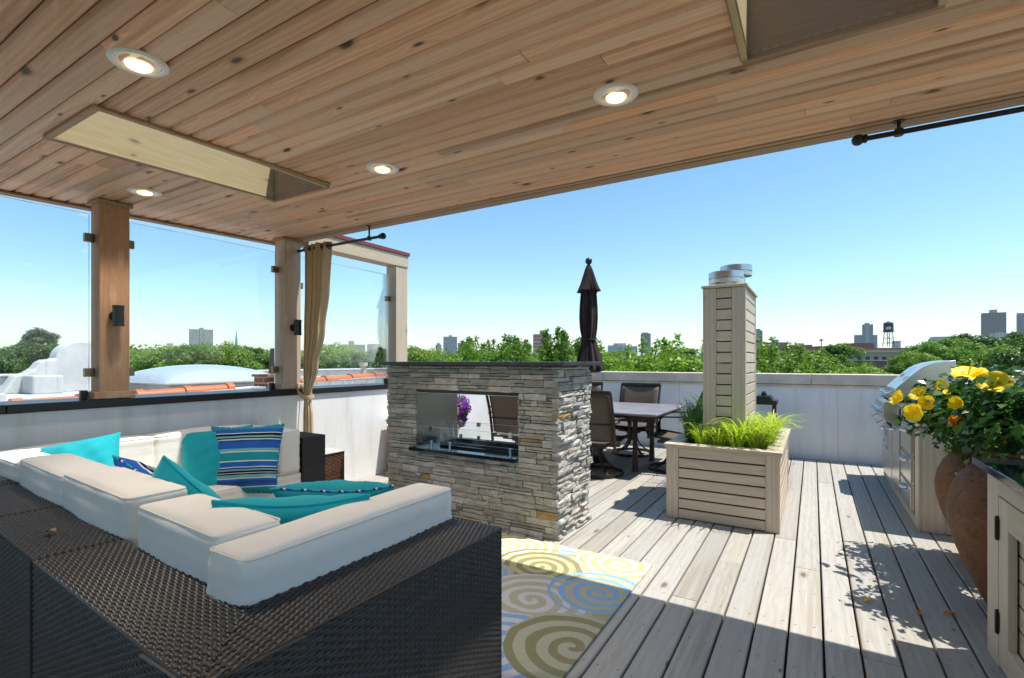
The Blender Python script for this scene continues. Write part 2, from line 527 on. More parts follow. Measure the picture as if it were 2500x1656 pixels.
# ------------------------------------------------------------------ mesh builder
class MB:
    def __init__(self):
        self.v = []
        self.f = []
        self.mi = []
        self.cur = 0

    def add(self, vs, fs):
        o = len(self.v)
        self.mi.extend([self.cur] * len(fs))
        self.v.extend([tuple(p) for p in vs])
        self.f.extend([tuple(i + o for i in f) for f in fs])
        return self

    def box(self, x0, x1, y0, y1, z0, z1, T=None):
        vs = [(x0, y0, z0), (x1, y0, z0), (x1, y1, z0), (x0, y1, z0), (x0, y0, z1), (x1, y0, z1), (x1, y1, z1), (x0, y1, z1)]
        if T is not None:
            vs = [T @ Vector(p) for p in vs]
        return self.add(vs, [(0, 3, 2, 1), (4, 5, 6, 7), (0, 1, 5, 4), (1, 2, 6, 5), (2, 3, 7, 6), (3, 0, 4, 7)])

    def quad(self, a, b, c, d):
        return self.add([a, b, c, d], [(0, 1, 2, 3)])

    def prism(self, poly, axis, a, b, T=None):
        """extrude a closed 2d polygon along an axis from a to b"""
        def P(p, t):
            return {'x': (t, p[0], p[1]), 'y': (p[0], t, p[1]), 'z': (p[0], p[1], t)}[axis]
        n = len(poly)
        vs = [P(p, a) for p in poly] + [P(p, b) for p in poly]
        if T is not None:
            vs = [T @ Vector(p) for p in vs]
        fs = [tuple(range(n))[::-1], tuple(range(n, 2 * n))]
        fs += [(i, (i + 1) % n, n + (i + 1) % n, n + i) for i in range(n)]
        return self.add(vs, fs)

    def lathe(self, prof, cx, cy, n=24, T=None, flute=None, cap=True):
        vs, fs = [], []
        for j, (r, z) in enumerate(prof):
            for i in range(n):
                a = 2 * math.pi * i / n
                rr = r * (flute(a, j) if flute else 1.0)
                p = Vector((cx + rr * math.cos(a), cy + rr * math.sin(a), z))
                vs.append(T @ p if T is not None else p)
        for j in range(len(prof) - 1):
            for i in range(n):
                fs.append((j * n + i, j * n + (i + 1) % n, (j + 1) * n + (i + 1) % n, (j + 1) * n + i))
        if cap:
            fs.append(tuple(range(n))[::-1])
            fs.append(tuple(range((len(prof) - 1) * n, len(prof) * n)))
        return self.add(vs, fs)

    def tube(self, pts, r, n=8, closed=False, flat=None):
        pts = [Vector(p) for p in pts]
        m = len(pts)
        vs, fs = [], []
        up = Vector((0, 0, 1))
        for i, p in enumerate(pts):
            a = pts[(i - 1) % m] if (closed or i > 0) else p
            b = pts[(i + 1) % m] if (closed or i < m - 1) else p
            d = (b - a).normalized()
            s = d.cross(up)
            if s.length < 1e-4:
                s = d.cross(Vector((1, 0, 0)))
            s.normalize()
            t = s.cross(d).normalized()
            rr = r[i] if isinstance(r, (list, tuple)) else r
            for k in range(n):
                an = 2 * math.pi * (k + 0.5) / n
                fx, fy = flat if flat else (1, 1)
                vs.append(p + s * (rr * fx * math.cos(an)) + t * (rr * fy * math.sin(an)))
        rng_ = range(m) if closed else range(m - 1)
        for i in rng_:
            j = (i + 1) % m
            for k in range(n):
                fs.append((i * n + k, i * n + (k + 1) % n, j * n + (k + 1) % n, j * n + k))
        if not closed:
            fs.append(tuple(range(n))[::-1])
            fs.append(tuple(range((m - 1) * n, m * n)))
        return self.add(vs, fs)

    def grid(self, fn, nu, nv):
        vs = [fn(i / nu, j / nv) for j in range(nv + 1) for i in range(nu + 1)]
        fs = [(j * (nu + 1) + i, j * (nu + 1) + i + 1, (j + 1) * (nu + 1) + i + 1, (j + 1) * (nu + 1) + i)
              for j in range(nv) for i in range(nu)]
        return self.add(vs, fs)

    def build(self, name, mat, parent=None, smooth=False, bevel=0.0, seg=2, solid=0.0):
        loc = Vector(parent_loc(parent)) if parent else Vector((0, 0, 0))
        me = bpy.data.meshes.new(name)
        me.from_pydata([Vector(p) - loc for p in self.v], [], self.f)
        for mm in (mat if isinstance(mat, (list, tuple)) else [mat]):
            me.materials.append(mm)
        me.polygons.foreach_set("material_index", self.mi)
        me.update()
        bm = bmesh.new()
        bm.from_mesh(me)
        bmesh.ops.recalc_face_normals(bm, faces=bm.faces)
        bm.to_mesh(me)
        bm.free()
        o = bpy.data.objects.new(name, me)
        C.objects.link(o)
        if parent:
            o.parent = parent
        if smooth:
            me.polygons.foreach_set("use_smooth", [True] * len(me.polygons))
            me.set_sharp_from_angle(angle=R_(smooth if smooth is not True else 45))
        if solid:
            s = o.modifiers.new("solid", 'SOLIDIFY')
            s.thickness = solid
            s.offset = 0
        if bevel:
            b = o.modifiers.new("bevel", 'BEVEL')
            b.width = bevel
            b.segments = seg
            b.limit_method = 'ANGLE'
            b.angle_limit = R_(40)
        return o


def parent_loc(p):
    l = Vector((0, 0, 0))
    while p:
        l = l + p.location
        p = p.parent
    return l


def npmesh(name, verts, quads, mat, parent=None, smooth=False, loc=None):
    me = bpy.data.meshes.new(name)
    verts = np.asarray(verts, dtype=np.float32)
    quads = np.asarray(quads, dtype=np.int32)
    if parent:
        verts = verts - np.array(parent_loc(parent), dtype=np.float32)
    k = quads.shape[1]
    me.vertices.add(len(verts))
    me.vertices.foreach_set("co", verts.ravel())
    me.loops.add(quads.size)
    me.loops.foreach_set("vertex_index", quads.ravel())
    me.polygons.add(len(quads))
    me.polygons.foreach_set("loop_start", np.arange(0, quads.size, k, dtype=np.int32))
    me.polygons.foreach_set("loop_total", np.full(len(quads), k, dtype=np.int32))
    if smooth:
        me.polygons.foreach_set("use_smooth", np.ones(len(quads), dtype=bool))
    me.materials.append(mat)
    me.update(calc_edges=True)
    me.validate()
    o = bpy.data.objects.new(name, me)
    C.objects.link(o)
    if parent:
        o.parent = parent
    if loc is not None:
        o.location = loc
    return o


def tag(o, label=None, cat=None, group=None, kind=None):
    if label: o["label"] = label
    if cat: o["category"] = cat
    if group: o["group"] = group
    if kind: o["kind"] = kind
    return o


def thing(name, label, cat, loc=(0, 0, 0), group=None):
    o = bpy.data.objects.new(name, None)
    o.empty_display_size = 0.1
    C.objects.link(o)
    o.location = loc
    return tag(o, label, cat, group)


def copy_tree(o, parent=None):
    c = o.copy()
    C.objects.link(c)
    c.parent = parent
    for ch in list(o.children):
        copy_tree(ch, c)
    return c


F_ = (-math.sin(R_(31.1)), math.cos(R_(31.1)))
RR_ = (math.cos(R_(31.1)), math.sin(R_(31.1)))


def bear(u, d):
    """ground point at bearing u (column of the 2500 px photograph) and depth d"""
    k = (u - 1250) / 1218.0
    return (F_[0] + k * RR_[0]) * d, (F_[1] + k * RR_[1]) * d


def elev(v, d):
    return 1.30 + (882 - v) / 1218.0 * d


# ------------------------------------------------------------------ the deck, ground and big structure
def zr(y):
    """underside of the gently sloping patio roof"""
    return 2.485 + 0.026 * (y - 3.12)


def build_deck():
    mb = MB()
    p, gap = 0.1437, 0.010
    k0 = int((-4.27 - 0.042) / p) - 1
    for k in range(k0, 13):
        xa = 0.042 + p * k + gap / 2
        xb = 0.042 + p * (k + 1) - gap / 2
        if xb < -4.3 or xa > 1.75:
            continue
        y = -2.2 - random.random() * 3
        while y < 7.72:
            L = random.choice([3.6, 4.2, 4.8])
            ya, yb = max(y, -2.2), min(y + L - 0.004, 7.72)
            y += L
            if yb - ya < 0.05:
                continue
            c = 0.004
            dz = random.uniform(-0.0012, 0.0012)
            mb.cur = 0
            mb.prism([(xa, -0.03), (xb, -0.03), (xb, -c + dz), (xb - c, dz), (xa + c, dz), (xa, -c + dz)], 'y', ya, yb)
            mb.cur = 1
            j = math.ceil(ya / 0.406)
            while j * 0.406 < yb:
                for sx in (xa + 0.028, xb - 0.028):
                    cx = sx + random.uniform(-0.006, 0.006)
                    cy = j * 0.406 + random.uniform(-0.012, 0.012)
                    if -3.2 < cx < 1.4 and cy > 1.2:
                        mb.add([(cx + 0.0045 * math.cos(a), cy + 0.0045 * math.sin(a), dz + 0.0008) for a in
                                [q * math.pi / 3 for q in range(6)]], [(0, 1, 2, 3, 4, 5)])
                j += 1
    o = mb.build("deck", [M['deck'], plain("screw_head", (0.11, 0.105, 0.10), 0.6)])
    tag(o, "weathered grey timber deck boards running away from the viewer", "deck", kind="structure")
    b = MB()
    b.box(-4.6, 1.9, -2.2, 7.9, -0.30, -0.10)
    tag(b.build("roof_slab", M['darkbrick']), "dark roof surface under the deck boards", "roof slab", kind="structure")
    # building below
    b = MB()
    b.box(-4.62, 1.92, -2.2, 8.02, -11.0, -0.31)
    tag(b.build("apartment_building", M['darkbrick']), "brown brick apartment building carrying the roof deck", "building")


build_deck()
g = MB()
n_ = 64
g.add([(9000 * math.cos(2 * math.pi * i / n_), 9000 * math.sin(2 * math.pi * i / n_), -11.0) for i in range(n_)], [tuple(range(n_))])
M['ground'] = plain("city_ground", (0.075, 0.09, 0.05), 0.95, var=0.5, scale=0.02)
tag(g.build("ground", M['ground']), "flat tree covered city ground far below", "ground", kind="structure")


def build_walls():
    # low wall on the left with a black metal cap
    w = thing("parapet_wall", "low white stucco wall with a black metal cap carrying the posts", "wall", (-4.4, 2.8, 0))
    m = MB()
    m.box(-4.62, -4.27, -2.2, 7.72, -0.06, 0.972)
    m.build("wall_body", M['stucco'], w)
    m = MB()
    for i, (ya, yb) in enumerate([(-2.2, 1.02), (1.023, 2.47), (2.473, 5.2), (5.203, 7.70)]):
        m.box(-4.66, -4.245, ya, yb, 0.974, 1.030)
    m.build("wall_cap", M['blackmetal'], w, bevel=0.006)
    # end wall
    w = thing("parapet_wall", "white end wall with a grey stone coping at the far side of the deck", "wall", (-1.3, 7.85, 0))
    m = MB()
    m.box(-4.62, 1.92, 7.73, 8.0, -0.06, 0.985)
    m.build("wall_body", M['stucco'], w)
    m = MB()
    for xa, xb in [(-4.7, -2.92), (-2.915, -1.78), (-1.775, -0.02), (-0.015, 1.2), (1.205, 1.98)]:
        m.box(xa, xb, 7.695, 8.04, 0.992, 1.128)
    m.build("coping", M['coping'], w, bevel=0.006)
    m = MB()
    m.box(-4.2, 1.6, 7.712, 7.7285, 0.955, 0.985)
    for x in (-3.1, -1.72, 0.28):
        m.box(x - 0.003, x + 0.003, 7.7275, 7.7295, 0.0, 0.95)
    m.build("joint_trim", M['coping'], w)
    # low wall along the right
    w = thing("parapet_wall", "low white wall behind the outdoor kitchen and the urns", "wall", (1.75, 2.8, 0))
    m = MB()
    m.box(1.62, 1.92, -2.2, 7.73, -0.06, 0.86)
    m.build("wall_body", M['stucco'], w)
    m = MB()
    m.box(1.59, 1.95, -2.2, 7.69, 0.862, 0.90)
    m.build("coping", M['coping'], w, bevel=0.005)


build_walls()

SKY1 = (-3.27, -2.72, 0.95, 2.15)
SKY2 = (-0.21, 0.34, 0.858, 2.058)
RX0, RX1, RY0, RY1 = -4.62, 1.35, -1.85, 3.13  # unseen right edge, pulled in to let more sky light under the roof


def build_roof():
    t = thing("patio_roof", "flat patio roof with a knotty pine plank ceiling and two skylights", "roof", (-1.0, 0.6, 2.45))
    p = (2.15 - 0.95) / 13
    mb = MB()
    k = math.floor((RY0 - 0.95) / p)
    while 0.95 + p * k < RY1 - 0.01:
        ya, yb = 0.95 + p * k, min(0.95 + p * (k + 1), RY1)
        k += 1
        if yb - ya < 0.02 or ya < RY0:
            continue
        ym = (ya + yb) / 2
        spans = [(RX0, RX1)]
        for (hx0, hx1, hy0, hy1) in (SKY1, SKY2):
            if hy0 < ym < hy1:
                nsp = []
                for a, b in spans:
                    if a < hx0 < b:
                        nsp += [(a, hx0 - 0.0212), (hx1 + 0.0212, b)]
                    else:
                        nsp.append((a, b))
                spans = nsp
        for a, b in spans:
            x = a - random.random() * 2.2
            while x < b:
                L = random.choice([1.8, 2.4, 3.0, 3.6])
                xa, xb = max(x, a), min(x + L - 0.0025, b)
                x += L
                if xb - xa < 0.02:
                    continue
                c, gq = 0.011, 0.002
                za, zb = zr(ya), zr(yb)
                dz = random.uniform(-0.0008, 0.0008)
                poly = [(ya + gq, za + 0.018), (yb - gq, zb + 0.018), (yb - gq, zb + c + dz), (yb - gq - c, zb + dz),
                        (ya + gq + c, za + dz), (ya + gq, za + c + dz)]
                mb.prism(poly, 'x', xa, xb)
    mb.build("ceiling_boards", M['ceil'], t)
    # structure above, built round the two openings
    mb = MB()
    xs = sorted([RX0 + 0.02, SKY1[0] - 0.021, SKY1[1] + 0.021, SKY2[0] - 0.021, SKY2[1] + 0.021, RX1 - 0.02])
    for i in range(len(xs) - 1):
        xa, xb = xs[i], xs[i + 1]
        hole = None
        for h in (SKY1, SKY2):
            if xa < (h[0] + h[1]) / 2 < xb:
                hole = h
        segs = [(RY0 + 0.02, RY1 - 0.03)]
        if hole:
            segs = [(RY0 + 0.02, hole[2] - 0.021), (hole[3] + 0.021, RY1 - 0.03)]
        for ya, yb in segs:
            mb.prism([(ya, zr(ya) + 0.022), (yb, zr(yb) + 0.022), (yb, zr(yb) + 0.24), (ya, zr(ya) + 0.24)], 'x', xa, xb)
    mb.build("roof_deck", M['darkbrick'], t)
    # edge boards
    mb = MB()
    mb.box(RX0 - 0.03, RX1 + 0.03, RY1 + 0.001, RY1 + 0.035, zr(RY1) - 0.012, zr(RY1) + 0.27)
    mb.box(RX0, RX1, RY1 - 0.062, RY1 - 0.001, zr(RY1) - 0.014, zr(RY1) - 0.003)
    mb.box(RX0, RX1, RY1 - 0.098, RY1 - 0.066, zr(RY1) - 0.010, zr(RY1) - 0.004)
    mb.build("front_fascia", M['trimwood_x'], t)
    mb = MB()
    for xa, xb in ((RX0 - 0.03, RX0 - 0.001), (RX1 + 0.001, RX1 + 0.03)):
        mb.prism([(RY0, zr(RY0) - 0.02), (RY1, zr(RY1) - 0.02), (RY1, zr(RY1) + 0.25), (RY0, zr(RY0) + 0.25)], 'x', xa, xb)
    for xa, xb in ((RX0, RX0 + 0.035),):
        mb.prism([(RY0, zr(RY0) - 0.018), (RY1 - 0.1, zr(RY1 - 0.1) - 0.018), (RY1 - 0.1, zr(RY1) - 0.006), (RY0, zr(RY0) - 0.006)],
                 'x', xa, xb)
    mb.build("side_fascia", M['trimwood'], t)
    mb = MB()
    mb.box(RX0 - 0.05, RX1 + 0.05, RY0 - 0.05, RY1 + 0.05, zr(RY1) + 0.274, zr(RY1) + 0.29)
    # roof skin with the openings: four strips per gap
    mb = MB()
    for i in range(len(xs) - 1):
        xa, xb = xs[i] - (0.06 if i == 0 else 0), xs[i + 1] + (0.06 if i == len(xs) - 2 else 0)
        hole = None
        for h in (SKY1, SKY2):
            if xa < (h[0] + h[1]) / 2 < xb:
                hole = h
        segs = [(RY0 - 0.05, RY1 + 0.045)]
        if hole:
            segs = [(RY0 - 0.05, hole[2] - 0.021), (hole[3] + 0.021, RY1 + 0.045)]
        for ya, yb in segs:
            mb.prism([(ya, zr(ya) + 0.262), (yb, zr(yb) + 0.262), (yb, zr(yb) + 0.285), (ya, zr(ya) + 0.285)], 'x', xa, xb)
    mb.build("roof_skin", M['redflash'], t)
    for (x0, x1, y0, y1) in (SKY1, SKY2):
        zt = zr(y0) + 0.36
        mb = MB()
        mb.box(x0 - 0.02, x0, y0, y1, zr(y0) + 0.001, zt)
        mb.box(x1, x1 + 0.02, y0, y1, zr(y0) + 0.001, zt)
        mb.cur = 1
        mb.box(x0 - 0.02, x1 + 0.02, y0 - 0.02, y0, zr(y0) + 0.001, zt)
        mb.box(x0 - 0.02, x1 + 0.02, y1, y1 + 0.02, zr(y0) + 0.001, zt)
        sk = mb.build("skylight_well", [M['well'], M['wellend_shade']], t)
        mb = MB()
        w = 0.028
        for (a, b, c, d) in ((x0 - w, x0 + 0.004, y0 - w, y1 + w), (x1 - 0.004, x1 + w, y0 - w, y1 + w)):
            mb.prism([(c, zr(c) - 0.016), (d, zr(d) - 0.016), (d, zr(d) - 0.002), (c, zr(c) - 0.002)], 'x', a, b)
        for (c, d) in ((y0 - w, y0 + 0.004), (y1 - 0.004, y1 + w)):
            mb.prism([(c, zr(c) - 0.0155), (d, zr(d) - 0.0155), (d, zr(d) - 0.002), (c, zr(c) - 0.002)], 'x', x0 + 0.0045, x1 - 0.0045)
        mb.build("trim", M['trimwood'], sk, bevel=0.004)
        mb = MB()
        mb.box(x0 - 0.03, x1 + 0.03, y0 - 0.03, y1 + 0.03, zt + 0.002, zt + 0.010)
        mb.build("glass_lid", M['glass'], sk)


build_roof()


def lumber_post(y0, y1, label, ztop, mat):
    t = thing("timber_post", label, "post", (-4.35, (y0 + y1) / 2, 1.03))
    m = MB()
    m.box(-4.425, -4.28, y0, y1, 1.04, ztop - 0.004)
    m.build("shaft", mat, t, bevel=0.005)
    m = MB()
    m.box(-4.45, -4.268, y0 - 0.035, y1 + 0.035, 1.034, 1.085)
    m.build("base_trim", mat, t, bevel=0.004)
    m = MB()
    m.box(-4.438, -4.262, y0 - 0.018, y1 + 0.018, ztop - 0.03, ztop - 0.006)
    m.build("top_trim", M['trimwood'], t, bevel=0.003)
    return t


lumber_post(1.50, 1.68, "brown fir post with a black wall light, left of the clear middle glass pane", zr(1.6), M['post'])
lumber_post(2.925, 3.105, "brown fir post at the roof corner, next to the tan curtain", zr(3.0), M['postmid'])


def glass_panel(y0, y1, z0, z1, label, clips):
    t = thing("glass_windscreen", label, "glass panel", (-4.37, (y0 + y1) / 2, z0))
    m = MB()
    m.box(-4.378, -4.368, y0, y1, z0, z1)
    m.build("pane", M['glass'], t)
    m = MB()
    m.box(-4.3785, -4.3675, y0 + 0.001, y1 - 0.001, z1 + 0.0005, z1 + 0.003)
    for y in (y0 - 0.0025, y1 + 0.0002):
        m.box(-4.3785, -4.3675, y, y + 0.0023, z0, z1)
    m.build("polished_edge", M['glass_edge'], t)
    for (y, z) in clips:
        m = MB()
        m.box(-4.392, -4.354, y - 0.027, y + 0.027, z - 0.03, z + 0.03)
        m.build("clip", M['clip'], t, bevel=0.004)
    for y in (y1 - 0.03,):
        m = MB()
        m.box(-4.39, -4.356, y - 0.02, y + 0.02, 1.031, z0 + 0.045)
        m.build("foot_clamp", M['blackmetal'], t, bevel=0.004)
    return t


glass_panel(-0.4, 1.47, 1.05, 2.335, "clear glass windscreen pane left of the nearest fir post", [(1.47, 2.17), (1.47, 1.22), (-0.38, 2.17), (-0.38, 1.22)])
glass_panel(1.715, 2.89, 1.05, 2.335, "clear glass windscreen pane between the two fir posts", [(1.715, 2.17), (1.715, 1.22), (2.89, 2.17), (2.89, 1.22)])
glass_panel(3.16, 4.36, 1.05, 2.335, "clear glass windscreen pane inside the pale timber frame", [(4.36, 2.05), (3.16, 2.05)])


def frame_outside():
    t = thing("pergola_bay", "pale timber post and beam with red metal flashing beyond the curtain", "pergola", (-4.36, 4.5, 1.03))
    m = MB()
    m.box(-4.43, -4.27, 4.395, 4.59, 1.04, 2.44)
    m.build("post", M['postpale'], t, bevel=0.004)
    m = MB()
    m.box(-4.43, -4.262, 3.18, 4.60, 2.443, 2.585)
    m.build("beam", M['beampale'], t, bevel=0.004)
    m = MB()
    m.box(-4.46, -4.25, 3.18, 4.615, 2.588, 2.628)
    m.build("flashing", M['redflash'], t)
    m = MB()
    m.box(-4.45, -4.258, 4.37, 4.61, 1.034, 1.075)
    m.build("base_trim", M['postpale'], t, bevel=0.004)


frame_outside()


# ------------------------------------------------------------------ lamps
M['bulb'] = bpy.data.materials.new("lit_bulb")
M['bulb'].use_nodes = True
_b = M['bulb'].node_tree.nodes["Principled BSDF"]
_b.inputs["Base Color"].default_value = (1, 0.85, 0.6, 1)
_b.inputs["Emission Color"].default_value = (1.0, 0.70, 0.36, 1)
_b.inputs["Emission Strength"].default_value = 1.3


def downlight(x, y, watts, label):
    z = zr(y)
    t = thing("recessed_light", label, "ceiling light", (x, y, z), "recessed lights in the plank ceiling")
    T = Matrix.Translation((x, y, z)) @ Matrix.Rotation(math.atan(0.026), 4, 'X')
    m = MB()
    m.lathe([(0.070, 0.008), (0.072, -0.004), (0.080, -0.0085), (0.092, -0.007), (0.098, -0.001), (0.098, 0.001)], 0, 0, 40, T, cap=False)
    m.build("trim_ring", M['white_paint'], t, smooth=50)
    m = MB()
    m.lathe([(0.070, -0.003), (0.066, -0.0015), (0.058, 0.0), (0.045, 0.0012), (0.03, 0.0016)], 0, 0, 40, T, cap=False)
    m.build("baffle", M['white_paint'], t, smooth=60)
    m = MB()
    a = math.atan2(y, x)
    T2 = T @ Matrix.Translation((0.022 * math.cos(a), 0.022 * math.sin(a), 0.0))
    m.lathe([(0.044, 0.0), (0.042, -0.006), (0.032, -0.012), (0.016, -0.0155), (0.001, -0.0165)], 0, 0, 32, T2, cap=False)
    m.build("bulb", M['bulb'], t, smooth=60)
    ld = bpy.data.lights.new("lamp_glow", 'SPOT')
    ld.energy = watts
    ld.color = (1.0, 0.88, 0.72)
    ld.spot_size = R_(105)
    ld.spot_blend = 0.8
    ld.shadow_soft_size = 0.05
    lo = bpy.data.objects.new("lamp_glow", ld)
    C.objects.link(lo)
    lo.parent = t
    lo.location = (0, 0, -0.075)


downlight(-2.18, 0.885, 28, "lit recessed ceiling light nearest the viewer, above the long skylight's near end")
downlight(-0.733, 2.09, 5, "lit recessed ceiling light right of the others, near the dark skylight corner")
downlight(-2.215, 2.166, 24, "lit recessed ceiling light beside the far end of the cream skylight")
downlight(-3.87, 1.607, 14, "lit recessed ceiling light between the skylight and the fir post")


def sconce(y, z, label):
    t = thing("wall_light", label, "wall light", (-4.28, y, z), "black wall lights on the fir posts")
    m = MB()
    T = Matrix.Translation((-4.28, y, z)) @ Matrix.Rotation(R_(90), 4, 'Y')
    m.lathe([(0.034, 0.0), (0.034, 0.008), (0.018, 0.014), (0.016, 0.05)], 0, 0, 20, T)
    m.build("mount", M['blackmetal'], t, smooth=40)
    m = MB()
    m.lathe([(0.030, z - 0.072), (0.036, z - 0.072), (0.036, z - 0.056), (0.034, z - 0.054), (0.034, z + 0.054), (0.036, z + 0.056),
             (0.036, z + 0.074), (0.030, z + 0.074)], -4.21, y, 28)
    m.build("tube_housing", M['blackmetal'], t, smooth=40)


sconce(1.585, 1.62, "black tube wall light on the nearer fir post")
sconce(3.02, 1.62, "black tube wall light on the fir post beside the curtain")


def curtain_rod(pts, ball, bracket, label):
    t = thing("curtain_rod", label, "curtain rod", pts[0])
    m = MB()
    m.tube(pts, 0.0125, 12)
    m.build("rod", M['blackmetal'], t, smooth=40)
    for b in ball:
        m = MB()
        s = 1 if b[0] > (pts[0][0] + pts[-1][0]) / 2 else -1
        prof = []
        for i in range(11):
            a = math.pi * i / 10
            prof.append((max(0.001, 0.028 * math.sin(a)), 0.028 * -math.cos(a)))
        T = Matrix.Translation(b) @ Matrix.Rotation(R_(90), 4, 'Y')
        m.lathe(prof, 0, 0, 20, T)
        m.lathe([(0.013, -0.03 * s - 0.012), (0.021, -0.03 * s - 0.006), (0.021, -0.03 * s + 0.006), (0.013, -0.03 * s + 0.012)], 0, 0, 16, T)
        m.build("finial", M['blackmetal'], t, smooth=50)
    for (x, y, z) in bracket:
        m = MB()
        zt = 2.449
        m.tube([(x, y, z), (x, y, zt + 0.03)], 0.008, 10)
        m.lathe([(0.026, zt + 0.022), (0.026, zt + 0.03), (0.012, zt + 0.034)], x, y, 16)
        m.lathe([(0.019, z - 0.016), (0.019, z + 0.016)], x, y, 14)
        m.build("bracket", M['blackmetal'], t, smooth=40)


curtain_rod([(-4.275, 3.07, 2.365), (-3.16, 3.07, 2.365)], [(-3.135, 3.07, 2.365)], [(-3.30, 3.07, 2.365)],
            "short black curtain rod with a ball end holding the tan curtain")
curtain_rod([(0.225, 3.07, 2.42), (1.30, 3.07, 2.42)], [(0.195, 3.07, 2.42)], [(0.36, 3.07, 2.42), (1.2, 3.07, 2.42)],
            "bare black curtain rod under the roof edge at the right")


def curtain():
    t = thing("curtain", "tan outdoor curtain gathered and tied back beside the corner post", "curtain", (-4.1, 3.07, 0.1))

    def key(z):
        K = [(2.405, -3.99, 0.185, 0.050), (2.0, -4.00, 0.165, 0.052), (1.6, -4.035, 0.135, 0.050), (1.25, -4.085, 0.092, 0.042),
             (0.99, -4.127, 0.042, 0.03), (0.93, -4.130, 0.038, 0.028), (0.78, -4.125, 0.058, 0.032), (0.10, -4.12, 0.095, 0.04)]
        for a, b in zip(K, K[1:]):
            if a[0] >= z >= b[0]:
                f = (a[0] - z) / (a[0] - b[0])
                f = f * f * (3 - 2 * f)
                return [a[i] * (1 - f) + b[i] * f for i in range(1, 4)]
        return K[-1][1:]

    def fn(u, v):
        z = 2.405 + (0.10 - 2.405) * v
        c, w, a = key(z)
        ph = 2 * math.pi * (4.5 * u + 0.12 * math.sin(3 * v + 5 * u))
        x = c + w * (2 * u - 1) + 0.016 * math.sin(2 * ph) * (w / 0.2)
        y = 3.07 + a * math.sin(ph) * (0.75 + 0.25 * math.sin(9 * u + 2))
        return (x, y, z)
    m = MB()
    m.grid(fn, 120, 70)
    m.build("drape", M['curtain'], t, smooth=True, solid=0.003)
    m = MB()
    m.tube([(-4.272, 3.05, 1.06), (-4.21, 3.03, 1.00), (-4.13, 3.015, 0.965), (-4.075, 3.05, 0.955), (-4.08, 3.10, 0.955), (-4.13, 3.125, 0.965),
            (-4.21, 3.11, 1.00), (-4.272, 3.09, 1.06)], 0.022, 8, flat=(0.25, 1.0))
    m.build("tieback", M['curtain'], t, smooth=60)
    for k in range(5):
        m = MB()
        x = -4.15 + 0.082 * k
        m.tube([(x, 3.07 + 0.027 * math.cos(a), 2.365 + 0.027 * math.sin(a)) for a in [2 * math.pi * i / 20 for i in range(20)]], 0.006, 6, closed=True)
        m.build("grommet", M['blackmetal'], t, smooth=60)


curtain()


# ------------------------------------------------------------------ wicker sectional sofa
def weave(O, U, V, N, lu, lv, ps=0.0205, pw=0.0092, amp=0.0026, sub=4, cut=None):
    """woven resin strands on one rectangular panel: weft ribbons arching over and under upright stakes"""
    O, U, V, N = (np.array(a, dtype=float) for a in (O, U, V, N))
    nr = max(1, int(round(lv / pw)))
    pw = lv / nr
    nst = max(2, int(round(lu / ps)))
    ps = lu / nst
    VV, QQ = [], []
    base = 0
    for r in range(nr):
        v0 = (r + 0.5) * pw
        a, b = (0.0, lu) if cut is None else cut(v0, lu)
        ns = max(2, int((b - a) / ps * sub))
        s = np.linspace(a, b, ns + 1)
        ph = math.pi * (s / ps + r)
        h = amp * np.cos(ph)
        sway = 0.0
        rows = []
        for (dv, dh) in ((-0.49, -0.0014), (-0.2, 0.0004), (0.2, 0.0004), (0.49, -0.0014)):
            P = O + np.outer(s, U) + (v0 + dv * pw + sway) * V + np.outer(h + dh, N)
            rows.append(P)
        VV.append(np.concatenate(rows))
        n1 = ns + 1
        i = np.arange(ns)
        for k in range(3):
            q = np.stack([base + k * n1 + i, base + k * n1 + i + 1, base + (k + 1) * n1 + i + 1, base + (k + 1) * n1 + i], 1)
            QQ.append(q)
        base += 4 * n1
    # stakes
    for j in range(nst + 1):
        s = min(max(j * ps, 0.002), lu - 0.002)
        w = ps * 0.24
        P = [O + U * (s - w) + N * -0.0012, O + U * s + N * 0.0004, O + U * (s + w) + N * -0.0012]
        vs = [p + V * t for t in (0.001, lv - 0.001) for p in P]
        VV.append(np.array(vs))
        QQ.append(np.array([[base, base + 1, base + 4, base + 3], [base + 1, base + 2, base + 5, base + 4]]))
        base += 6
    return np.concatenate(VV), np.concatenate(QQ)


def weave_obj(name, panels, parent, mat, rot=None):
    vs, qs, o = [], [], 0
    for p in panels:
        v, q = weave(*p[:6], **(p[6] if len(p) > 6 else {}))
        vs.append(v)
        qs.append(q + o)
        o += len(v)
    v = np.concatenate(vs)
    return npmesh(name, v, np.concatenate(qs), mat, parent, smooth=True)


